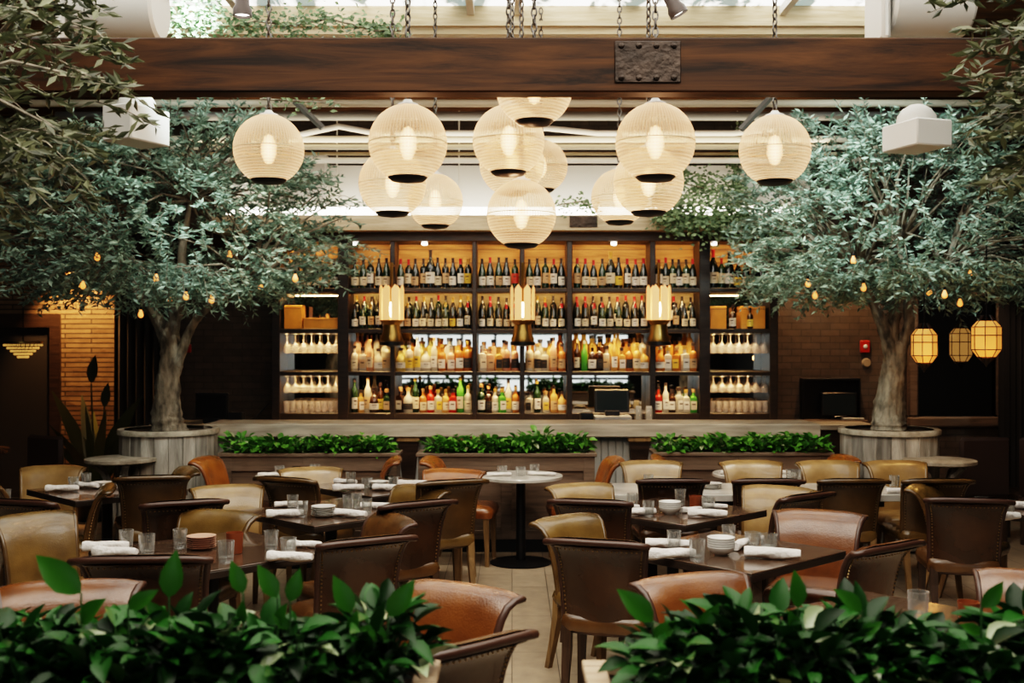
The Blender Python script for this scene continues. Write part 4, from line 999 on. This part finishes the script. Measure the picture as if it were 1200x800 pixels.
# fairy bulbs in the crowns
fb = MB().lathe([(0, .045), (.012, .04), (.014, .025), (.022, .01), (.030, -.015), (.026, -.035), (.012, -.047), (0, -.05)], 12).build('fairy_light', M['fairy'])
fc = MB().lathe([(0, .075), (.014, .072), (.015, .038)], 8).build('bulb_cap', M['black'])
for i, (px, py) in enumerate([(114, 300), (183, 325), (269, 298), (97, 333), (165, 367), (200, 351), (218, 346), (248, 350), (305, 334), (346, 325), (947, 331), (955, 345), (1000, 304), (1012, 336), (1089, 341), (1107, 344), (1138, 318), (1125, 354)]):
    p = at(px, py, 9.35+.25*(i % 3)); o = bpy.data.objects.new('fairy_light', fb.data); COL.objects.link(o); o.location = p; o.scale = (.8,)*3
    tag(o, 'glowing amber bulb in the %s olive tree, the %s listed from the left' % ('left' if px < 600 else 'right', ORD[i if i < 10 else i-10]), 'light', 'amber bulbs in the %s olive tree' % ('left' if px < 600 else 'right'))
    c = bpy.data.objects.new('bulb_cap', fc.data); COL.objects.link(c); c.parent = o
bpy.data.objects.remove(fb); bpy.data.objects.remove(fc)

# ivy
def ivy(path, label, n, spread, droop=.0, L=.05, d0=None):
    R = random.Random(len(path)+n); root = empty('trailing_ivy', path[0], 0, label, 'plant'); o = Vector(path[0]); P = [Vector(p)-o for p in path]
    MB().tube(P, .008, 5).build('vine', M['bark'], root); lf = MB()
    for k in range(n):
        u = R.random()*(len(P)-1); i = min(int(u), len(P)-2); p = P[i].lerp(P[i+1], u-i)
        q = p+Vector((R.gauss(0, spread*.6), R.gauss(0, spread*.6), R.gauss(0, spread)-droop*R.random()))
        a = R.uniform(0, 2*PI); lf.leaf(q, Vector((math.cos(a), math.sin(a), R.uniform(-.8, .3))), Vector((R.uniform(-.6, .6), -1, R.uniform(0, 1))), L*R.uniform(.7, 1.2), L*.62, .15)
    lf.build('foliage', M['leafI'], root, smooth=False)
ivy([at(765, 232, 11.8), at(800, 248, 11.8), at(850, 250, 11.8), at(900, 255, 11.8), at(950, 262, 11.8)], 'thick ivy spilling over the fascia at the right above the shelving', 2600, .10, .12, .06)
ivy([at(800, 215, 11.8), at(845, 225, 11.8), at(880, 235, 11.8)], 'ivy clump growing up behind the right globe cluster', 900, .10)
ivy([at(868, 150, 11.7), at(862, 190, 11.7), at(865, 240, 11.8)], 'ivy vine hanging vertically beside the rightmost globe', 520, .055)
ivy([at(655, 240, 11.9), at(680, 236, 11.9), at(700, 246, 11.9)], 'small ivy sprig on the fascia beside the steel plate', 130, .05)
ivy([at(160, 15, 8), at(190, 25, 8), at(230, 22, 8), at(262, 28, 8)], 'dense ivy lying behind the beam at upper left', 900, .09)
ivy([at(270, 32, 8), at(300, 25, 8), at(345, 30, 8), at(385, 22, 8), at(440, 36, 8), at(470, 36, 8)], 'thin ivy trail continuing along the top of the beam', 700, .06)
ivy([at(305, 116, 8.6), at(340, 118, 8.6), at(372, 120, 8.6), at(392, 120, 8.6)], 'sprigs of ivy dangling under the beam behind the leftmost globe', 60, .05)

# ------------------------------------------------------------------ globe pendants
def link_mesh(b, z, r=.011, R=.026, rot=0):
    pts = []
    for k in range(9):
        a = 2*PI*k/8; x = R*.6*math.cos(a); zz = R*1.15*math.sin(a)
        pts.append((x*math.cos(rot), x*math.sin(rot), z+zz))
    b.tube(pts, .006, 5, cap=False)
GLOBES = [(315, 175, 82, 'leftmost of all, alone left of the cluster'), (478, 168, 92, 'large upper one of the left cluster of three'), (460, 215, 79, 'lower left one of the left cluster'), (510, 236, 65, 'smallest lower right one of the left cluster'),
          (626, 103, 90, 'half hidden behind the timber beam, topmost of all'), (596, 165, 84, 'directly under the one hidden by the beam'), (600, 192, 76, 'mostly hidden in the middle of the centre cluster'), (634, 195, 46*1.35, 'peeking out at the right of the centre cluster'), (611, 251, 81, 'lowest one in the centre of the room'),
          (768, 167, 93, 'large upper one of the right cluster'), (760, 213, 82, 'directly below the large one of the right cluster'), (726, 231, 66, 'lower left one of the right cluster'), (908, 176, 83, 'rightmost of all, near the right tree')]
gprof = []
for k in range(0, 33):
    a = PI*.965*k/32+.06
    if a > PI*.845: break
    gprof.append((.225*math.sin(a), .225*math.cos(a)))
zb = gprof[-1][1]
gb = {}
r_ = empty('globe_pendant', (0, 0, -50))
gp2 = MB(); gp2.lathe(gprof, 48).build('glass_globe', M['globe'], r_, angle=1.5)
MB().lathe([(.2262, -.003), (.2275, 0), (.2262, .003)], 48).build('equator_band', M['palewood'], r_)
rb = gprof[-1][0]
MB().lathe([(rb+.002, zb+.004), (rb, zb-.004), (rb*.8, zb-.022), (0, zb-.034)], 32).build('bottom_cap', M['black'], r_)
MB().lathe([(0, .25), (.02, .25), (.03, .235), (.06, .224), (.065, .21)], 24).build('top_cap', M['white'], r_)
MB().lathe([(0, -.10), (.03, -.085), (.052, -.03), (.052, .03), (.03, .085), (0, .10)], 16).build('bulb', M['halo'], r_, angle=2)
gchild = list(r_.children)
for i, (px, py, dia, l) in enumerate(GLOBES):
    d = F*.45/dia; p = at(px, py, d)
    c = copy_tree(r_); c.location = p; c.name = 'globe_pendant'; c.rotation_euler = (0, 0, i*.7)
    tag(c, 'ribbed glass globe pendant, '+l, 'lamp', 'ribbed globe pendants')
    b = MB(); z = .26; k = 0
    while p.z+z < ZC+.10: link_mesh(b, z, rot=(k % 2)*PI/2); z += .046; k += 1
    b.build('chain', M['steel'], c)
    L_ = bpy.data.lights.new('globe light', 'POINT'); L_.energy = 6.5; L_.color = (1, .60, .38); L_.shadow_soft_size = .05
    lo = bpy.data.objects.new('globe_light', L_); COL.objects.link(lo); lo.location = (p.x, p.y, p.z)

# ------------------------------------------------------------------ ventilation boxes, spotlights
def vent_box(px, py, d, w, h, yaw, label, dome=True):
    p = at(px, py, d); r = empty('ventilation_unit', p, math.radians(yaw), label, 'ventilation unit', 'white ventilation units')
    MB().bev(-w/2, w/2, -.2, .2, -h/2, h/2, .01).build('housing', M['white'], r)
    if dome: MB().lathe([(.14, 0), (.135, .05), (.10, .10), (.05, .13), (0, .135)], 24, 0, Matrix.Translation((.0, 0, h/2))).build('duct_collar', M['white'], r)
    b = MB()
    for k in range(5): b.box(-w/2+.03, w/2-.03, -.255, -.25, -h/2+.04+k*(h-.08)/5, -h/2+.05+k*(h-.08)/5)
    return r
vent_box(1074, 160, 8.0, .30, .19, 18, 'white box with round duct collar above the right olive tree')
vent_box(160, 148, 8.2, .28, .26, -25, 'white box tilted among leaves above the left olive tree')
def drum(px, py, d, label):
    p = at(px, py, d); r = empty('air_handler', p, 0, label, 'ventilation unit', 'white air handlers by the skylight')
    MB().lathe([(0, -.27), (.20, -.27), (.22, -.25), (.22, .25), (.20, .27), (0, .27)], 28, 0, Matrix.Rotation(PI/2, 4, 'Y')).build('drum', M['white'], r)
    MB().bev(-.3, .3, -.08, .2, .1, .3, .01).build('bracket', M['white'], r)
    MB().bev(-.35, -.29, -.18, .2, -.28, .24, .02).build('end_plate', M['white'], r)
drum(140, 8, 7.2, 'white cylindrical air handler at the top left above the beam')
drum(1085, 4, 7.4, 'white cylindrical air handler at the top right above the beam')
for px, py, w, h, l in ((352, 213, .55, .62, 'flat white cabinet unit behind the leftmost globe'), (893, 218, .40, .44, 'flat white cabinet unit behind the rightmost globe')):
    p = at(px, py, 12.05); r = empty('wall_cabinet', p, 0, l, 'cabinet', 'white wall cabinets'); MB().bev(-w/2, w/2, 0, .2, -h/2, h/2, .008).build('cabinet_body', M['white'], r)
    MB().box(-w/2+.02, -w/2+.03, -.004, 0, -h/2+.02, h/2-.02).build('door_seam', M['greyp'], r, smooth=False)
p = at(258, 205, 11.4); r = empty('air_grille', p, 0, 'grey slatted air grille half hidden by the left crown', 'grille')
MB().bev(-.4, .4, 0, .1, -.14, .14, .006).build('grille_frame', M['white'], r)
b = MB()
for k in range(9): b.box(-.36, .36, -.006, 0, -.11+k*.026, -.098+k*.026)
b.build('slats', M['greyp'], r, smooth=False)
for px, py, a, l in ((284, 6, 0, 'dark bell shaped spotlight at the top left below the skylight'), (790, 6, -.5, 'dark spotlight tilted left at the top right of centre')):
    p = at(px, py, 7.0); r = empty('spotlight', p, 0, l, 'spotlight', 'ceiling spotlights'); mx = Matrix.Rotation(a, 4, 'Y')
    MB().lathe([(0, .14), (.035, .14), (.04, .12), (.045, 0), (.06, -.03), (.06, -.07), (.052, -.07)], 18, 0, mx).build('lamp_head', mat('brown metal', (.06, .045, .04), .4, .3), r)
    MB().lathe([(0, -.05), (.05, -.055)], 18, 0, mx).build('lens', M['strip'], r)
    MB().tube([(0, 0, .1), (0, 0, ZC+.1-p.z)], .012, 6).build('stem', M['black'], r)

# ------------------------------------------------------------------ right side: niche, alarm, mirror, lanterns
YW = 12.66
ss = F/YW
def wx(px): return (px-600)/ss
def wz(py): return H+(400-py)/ss
nr = empty('wall_niche', (wx(971), YW, wz(468)), 0, 'black recessed niche in the brick wall right of the bar shelving', 'niche')
w, h = .31, .22
MB().box(-w, w, -.02, -.008, -h, h).build('niche_back', M['black'], nr, smooth=False)
b = MB(); b.bev(-w-.02, w+.02, -.12, 0, h, h+.025, .003).bev(-w-.02, -w, -.12, 0, -h, h, .003).bev(w, w+.02, -.12, 0, -h, h, .003)
b.build('niche_frame', M['black'], nr)
b = MB(); b.bev(-.37, .37, -.28, 0, -h-.04, -h, .005)
b.build('ledge', M['planter'], nr)
mo = empty('monitor', (wx(979), YW-.14, wz(489)), 0, 'black monitor standing in the niche of the right brick wall', 'monitor')
MB().bev(-.20, .20, -.02, .02, .03, .29, .006).build('screen_housing', M['blackpl'], mo)
MB().box(-.18, .18, -.024, -.02, .05, .27).build('screen', mat('grey blue screen', (.02, .028, .032), .2), mo)
MB().bev(-.08, .08, -.06, .06, 0, .03, .006).build('stand', M['blackpl'], mo)
kb = MB().bev(-.12, .12, -.05, .05, 0, .02, .004).build('notepad', M['cashgrey']); kb.location = (wx(992), YW-.22, wz(490)+.002); tag(kb, 'small pale notepad lying on the niche ledge', 'notepad')
fa = empty('fire_alarm', (wx(1013), YW, wz(406)), 0, 'red fire alarm on the brick wall left of the right tree trunk', 'alarm')
MB().bev(-.055, .055, -.04, 0, -.07, .07, .01).build('alarm_body', M['red'], fa)
MB().lathe([(0, .055), (.02, .05), (.026, .04)], 14, 0, Matrix.Rotation(PI/2, 4, 'X')).build('strobe_lens', M['porcelain'], fa)
sp_ = MB().lathe([(0, .03), (.04, .03), (.052, .015), (.054, 0)], 20, 0, Matrix.Rotation(PI/2, 4, 'X')).build('wall_speaker', M['beige']); sp_.location = (wx(1015), YW, wz(425)); tag(sp_, 'round beige sounder just below the red fire alarm', 'alarm')
x0, x1, z0, z1 = wx(1062), wx(1178), wz(500), wz(335)
mr = empty('framed_mirror', ((x0+x1)/2, YW, (z0+z1)/2), 0, 'large dark wood framed mirror on the right wall behind the lanterns', 'mirror')
hw, hh = (x1-x0)/2, (z1-z0)/2
MB().box(-hw+.1, hw-.1, -.03, -.01, -hh+.1, hh-.1).build('mirror_glass', M['mirrord'], mr, smooth=False)
b = MB(); b.bev(-hw, hw, -.07, 0, -hh, -hh+.12, .02).bev(-hw, hw, -.07, 0, hh-.12, hh, .02).bev(-hw, -hw+.12, -.07, 0, -hh+.12, hh-.12, .02).bev(hw-.12, hw, -.07, 0, -hh+.12, hh-.12, .02)
b.build('frame', M['planter'], mr)
struct('wall_dark_right', MB().box(wx(1178)+.02, 6.3, YW-.05, YW, 0, 4.6), M['dark'])
def lantern(px, py, d, w, h, m, label):
    p = at(px, py, d); r = empty('hanging_lantern', p, .3, label, 'lantern', 'caged amber lanterns'); R = w/2
    prof = [(R*.62, h/2), (R, h/2-.05), (R, -h/2+.06), (R*.62, -h/2)]
    MB().lathe(prof, 8).build('shade', m, r, smooth=False)
    b = MB()
    for k in range(8):
        a = 2*PI*k/8; b.tube([(q*1.02*math.cos(a), q*1.02*math.sin(a), z) for q, z in [(R*.3, h/2+.05)]+prof+[(R*.2, -h/2-.05)]], .004, 5)
    for z in (h/2-.05, .03, -h/2+.06):
        b.tube([(R*1.03*math.cos(2*PI*k/8), R*1.03*math.sin(2*PI*k/8), z) for k in range(9)], .004, 5)
    b.build('wire_cage', M['black'], r)
    MB().tube([(0, 0, h/2+.03), (0, 0, 4.6-p.z)], .005, 5).build('cord', M['black'], r)
    MB().lathe([(0, -h/2-.09), (.018, -h/2-.06), (.035, -h/2-.01), (0, -h/2)], 10).build('finial', M['black'], r)
lantern(1083, 405, 9.6, .215, .29, M['amber'], 'amber lantern with wire cage, left of the three beside the right trunk')
lantern(1126, 404, 11.2, .215, .33, M['amberdim'], 'dim lantern for a mirror reflection, middle of the three')  # dim lantern added in place of a mirror reflection
lantern(1156, 397, 9.3, .235, .30, M['amber'], 'brightest amber lantern, right of the three')

# ------------------------------------------------------------------ left side
fr = MB(); fr.box(-.62, .62, -.04, 0, 2.05, 2.2).box(.5, .62, -.04, 0, 0, 2.05).box(-.62, -.5, -.04, 0, 0, 2.05); o = struct('door_1', fr, M['darkwood']); o.location = (wx(8), YW, 0)
o = struct('wall_door_recess', MB().box(-.5, .5, -.015, -.001, 0, 2.05), M['dark']); o.location = (wx(8), YW, 0)
ch = empty('bead_chandelier', at(27, 402, 11.9), 0, 'golden beaded chandelier glowing in the dark at the left photo edge', 'chandelier')
b = MB()
for k in range(26):
    a = 2*PI*k/26; R = .19; hh = .12
    for z in range(5): b.lathe([(0, .014), (.010, 0), (0, -.014)], 5, 0, Matrix.Translation((R*(1-.18*z)*math.cos(a), R*(1-.18*z)*math.sin(a), -.02-z*.032)))
b.build('bead_strands', M['gold'], ch); MB().lathe([(.185, 0), (.2, .0), (.2, .02), (.185, .02)], 26).build('ring', M['brass'], ch)
MB().tube([(0, 0, 0), (0, 0, .8)], .006, 5).build('cord', M['black'], ch)
def curtain(px, w, label):
    b = MB(); n = 40; vs = []; 
    for i in range(n+1):
        x = -w/2+w*i/n; y = .04*math.sin(i*1.2); vs += [(x, y, .02), (x*.96, y*.8, 3.3)]
    b.add(vs, [(2*i, 2*i+2, 2*i+3, 2*i+1) for i in range(n)]); o = b.build('curtain', M['curtain'], angle=1.5); o.location = (wx(px), YW-.12, 0); tag(o, label, 'curtain')
curtain(176, .75, 'dark pleated curtain behind the left tree trunk')
curtain(1190, .5, 'dark pleated curtain at the right photo edge beside the mirror')
pp = empty('potted_plant', (wx(112)*.93, 11.75, 0), 0, 'dark tall potted plant with long blade leaves before the lit wall at left', 'plant')
MB().lathe([(0, .0), (.17, 0), (.22, .38), (.2, .38), (.19, .33), (0, .33)], 20).build('pot', M['black'], pp)
b = MB(); R = random.Random(4)
for k in range(22):
    a = R.uniform(0, 2*PI); l = R.uniform(.5, 1.3); lean = R.uniform(.15, .65); w = R.uniform(.05, .09)
    base = Vector((0, 0, .33)); d = Vector((math.cos(a)*lean, math.sin(a)*lean, 1)).normalized(); sd = d.cross(Vector((math.sin(a+.7), math.cos(a), .1))).normalized()
    vs = []; 
    for j in range(6):
        u = j/5; c = base+d*l*u+Vector((math.cos(a), math.sin(a), -.6))*lean*.35*u*u*l; ww = w*math.sin(PI*(.12+.86*u))
        vs += [c-sd*ww, c+sd*ww]
    b.add(vs, [(2*j, 2*j+1, 2*j+3, 2*j+2) for j in range(5)])
b.build('leaves', M['leafK'], pp, angle=1.2)
for i, (dx, dz, sc) in enumerate(((.0, 1.45, .3), (.14, 1.2, .26))):
    b = MB(); b.leaf(Vector((dx, -.1, dz)), Vector((.12, -.1, .9)), Vector((0, -1, 0)), sc, sc*.4, .05, six=True); b.tube([(0, 0, .33), (dx, -.1, dz)], .008, 5)
    b.build('broad_leaf', M['leafK'], pp)
# pedestal side tables by the tubs
def side_table(px, py, label, flip):
    p = on(px, py, .86); r = empty('wooden_side_table', (p.x, p.y, 0), 0, label, 'table', 'weathered side tables')
    MB().lathe([(0, .82), (.29, .82), (.31, .83), (.31, .855), (.3, .86), (0, .86)], 30).build('tabletop', M['weathered_top'], r)
    for a in range(4):
        b = MB(); pts = [(.25, 0, .82), (.15, 0, .74), (.09, 0, .6), (.07, 0, .4), (.12, 0, .15), (.24, 0, .02)]
        mx = Matrix.Rotation(a*PI/2+.5, 4, 'Z'); b.tube([mx @ Vector(q) for q in pts], [.03, .035, .035, .035, .03, .025], 6); b.build('leg', M['weathered'], r)
    return p
side_table(142, 536, 'small round weathered wooden table with curved legs beside the left tree tub', 0)
side_table(1101, 538, 'small round weathered wooden table with curved legs beside the right tree tub', 1)
# dim tables and chairs in the dark corners
t = empty('round_table', (on(0, 522, .76).x-.15, on(0, 522, .76).y-.4, 0), 0, 'dim round dark wood table at the left photo edge with small items', 'table')
MB().lathe([(0, .72), (.4, .72), (.4, .76), (0, .76)], 30).build('tabletop', M['table'], t); MB().lathe([(.05, 0), (.05, .72)], 12).build('column', M['black'], t)
def dark_chair(x, y, yaw, label):
    c = empty('dark_chair', (x, y, 0), math.radians(yaw), label, 'chair', 'dim chairs in the dark corners')
    MB().bev(-.25, .25, -.25, -.19, .45, 1.0, .03).build('backrest', M['seatpad'], c); MB().bev(-.25, .25, -.22, .25, .38, .48, .03).build('seat', M['seatpad'], c)
    for sx in (-.21, .21):
        for sy in (-.2, .2): MB().bev(sx-.02, sx+.02, sy-.02, sy+.02, 0, .4, .004).build('leg', M['legdark'], c)
dark_chair(on(35, 508, .98).x*.95, 10.3, 150, 'dark brown chair in the unlit left corner beside the dim round table')
dark_chair(4.35, 10.5, 8, 'dark brown chair back behind the right side table')
dark_chair(4.98, 10.5, -5, 'dark brown chair cut off at the right photo edge in the dim corner')
pos = empty('order_terminal', (wx(250)*.96, 12.1, 1.0), 0, 'black order terminal on the counter in front of the left dark brick', 'till')
MB().bev(-.18, .18, -.02, .02, .05, .33, .008).build('screen_housing', M['blackpl'], pos); MB().bev(-.08, .08, -.08, .08, 0, .05, .006).build('stand', M['blackpl'], pos)
MB().box(-.16, .16, -.024, -.02, .07, .31).build('screen', M['black'], pos)
kp = MB().bev(-.08, .08, -.07, .07, 0, .12, .01).build('card_machine', M['blackpl']); kp.location = (wx(279)*.96, 12.08, 1.001); tag(kp, 'small black card machine right of the order terminal', 'card machine')
tag(MB().tube([at(287, 492, 12), at(300, 488, 12.2), at(318, 470, 12.4)], .008, 5).build('cable', M['black']), 'black cable running up from the card machine to the shelving', 'cable')
o = MB().bev(-.055, .055, -.04, 0, -.05, .05, .01).build('alarm_box', M['red']); o.location = (wx(219), YW, wz(408)); tag(o, 'small red alarm box on the dark brick behind the left trunk', 'alarm')

for k in list(CH.values())+PB+PN+[r_]:      # drop the pattern pieces the copies were made from
    for ch_ in list(k.children_recursive): bpy.data.objects.remove(ch_)
    bpy.data.objects.remove(k)

# ------------------------------------------------------------------ lights
def area(name, loc, rot, sx, sy, e, col, spread=None):
    L_ = bpy.data.lights.new(name, 'AREA'); L_.shape = 'RECTANGLE'; L_.size = sx; L_.size_y = sy; L_.energy = e; L_.color = col
    if spread: L_.spread = spread
    o = bpy.data.objects.new(name, L_); COL.objects.link(o); o.location = loc; o.rotation_euler = rot; return o
for z, e, a, sp in ((2.985, 30, 35, 180), (2.43, 30, 25, 180), (1.98, 44, 8, 110), (1.51, 36, 8, 110)):
    area('shelf_strip', (0, YF+.05, z-.004), (math.radians(a), 0, 0), 5.3, .015, e, (1, .58, .24), math.radians(sp))
area('shelf_glow', (0, YB-.05, SHZ[1]+.012), (PI, 0, 0), 5.3, .015, 9, (1, .7, .42), math.radians(120))
area('shelf_glow', (0, YB-.05, SHZ[0]+.012), (PI, 0, 0), 5.3, .015, 6, (1, .75, .5), math.radians(120))
def spot(loc, tgt, e, col, ang, blend=.6, r=.05):
    L_ = bpy.data.lights.new('spot', 'SPOT'); L_.energy = e; L_.color = col; L_.spot_size = math.radians(ang); L_.spot_blend = blend; L_.shadow_soft_size = r
    o = bpy.data.objects.new('accent_spot', L_); COL.objects.link(o); o.location = loc; o.rotation_euler = (Vector(tgt)-Vector(loc)).to_track_quat('-Z', 'Y').to_euler()
spot((wx(92), YW-.28, 3.0), (wx(92), YW-.02, 1.6), 420, (1, .52, .2), 75)
spot((wx(965), YW-.6, 3.3), (wx(965), YW, 1.8), 130, (1, .6, .3), 75)
spot((wx(270), YW-.6, 3.3), (wx(270), YW, 1.8), 220, (1, .7, .45), 75)
area('skylight_fill', (0, 3.2, 4.62), (0, 0, 0), 6.0, 3.6, 190, (1, .90, .76))  # added lamp that boosts the daylight of the skylight pane
area('roof_fill', (0, 11.2, 3.92), (PI, 0, 0), 6.5, .6, 34, (1, .84, .62))  # added unseen lamp facing up to lift the roof and pipes
area('fascia_fill', (0, 11.2, 3.45), (math.radians(80), 0, 0), 6.0, .2, 14, (1, .9, .75))  # added unseen lamp brightening the fascia
# added unseen spots brightening the bar planters, crowns, centre tables
for x in (-1.9, -.1, 2.0): spot((x, 8.7, 4.3), (x, 10.0, .9), 190, (1, .88, .7), 45, .8)
spot((-2.2, 7.6, 4.4), (XL+.2, 10.2, 2.9), 650, (.85, 1, .97), 62, .9, .1)
spot((2.4, 7.6, 4.4), (XR-.2, 10.2, 2.9), 650, (.85, 1, .97), 62, .9, .1)
spot((wx(1120), YW-1.2, 3.0), (wx(1120), YW, 1.4), 60, (1, .7, .45), 70)  # added warm spot to bring out the framed mirror
for p in (at(1083, 405, 9.45), at(1156, 397, 9.15)):
    L_ = bpy.data.lights.new('lantern', 'POINT'); L_.energy = 4; L_.color = (1, .5, .15); L_.shadow_soft_size = .05; o = bpy.data.objects.new('lantern_light', L_); COL.objects.link(o); o.location = (p.x, p.y-.15, p.z-.2)

w = bpy.data.worlds.new('World'); S.world = w; w.use_nodes = True; w.node_tree.nodes['Background'].inputs[0].default_value = (.6, .7, .8, 1); w.node_tree.nodes['Background'].inputs[1].default_value = .3
# ------------------------------------------------------------------ camera
cam = bpy.data.cameras.new('camera'); co = bpy.data.objects.new('camera', cam); COL.objects.link(co)
co.location = (0, 0, H); co.rotation_euler = (PI/2, 0, 0); cam.sensor_width = 36; cam.lens = F/1200*36
cam.dof.use_dof = True; cam.dof.focus_distance = 6.6; cam.dof.aperture_fstop = 2.4
S.camera = co
S.view_settings.view_transform = 'Filmic'; S.view_settings.look = 'High Contrast'; S.view_settings.exposure = .08
S.cycles.use_denoising = True; S.cycles.max_bounces = 7; S.cycles.transparent_max_bounces = 14; S.cycles.diffuse_bounces = 3; S.cycles.glossy_bounces = 4
S.cycles.sample_clamp_indirect = 4; S.cycles.caustics_reflective = False; S.cycles.caustics_refractive = False
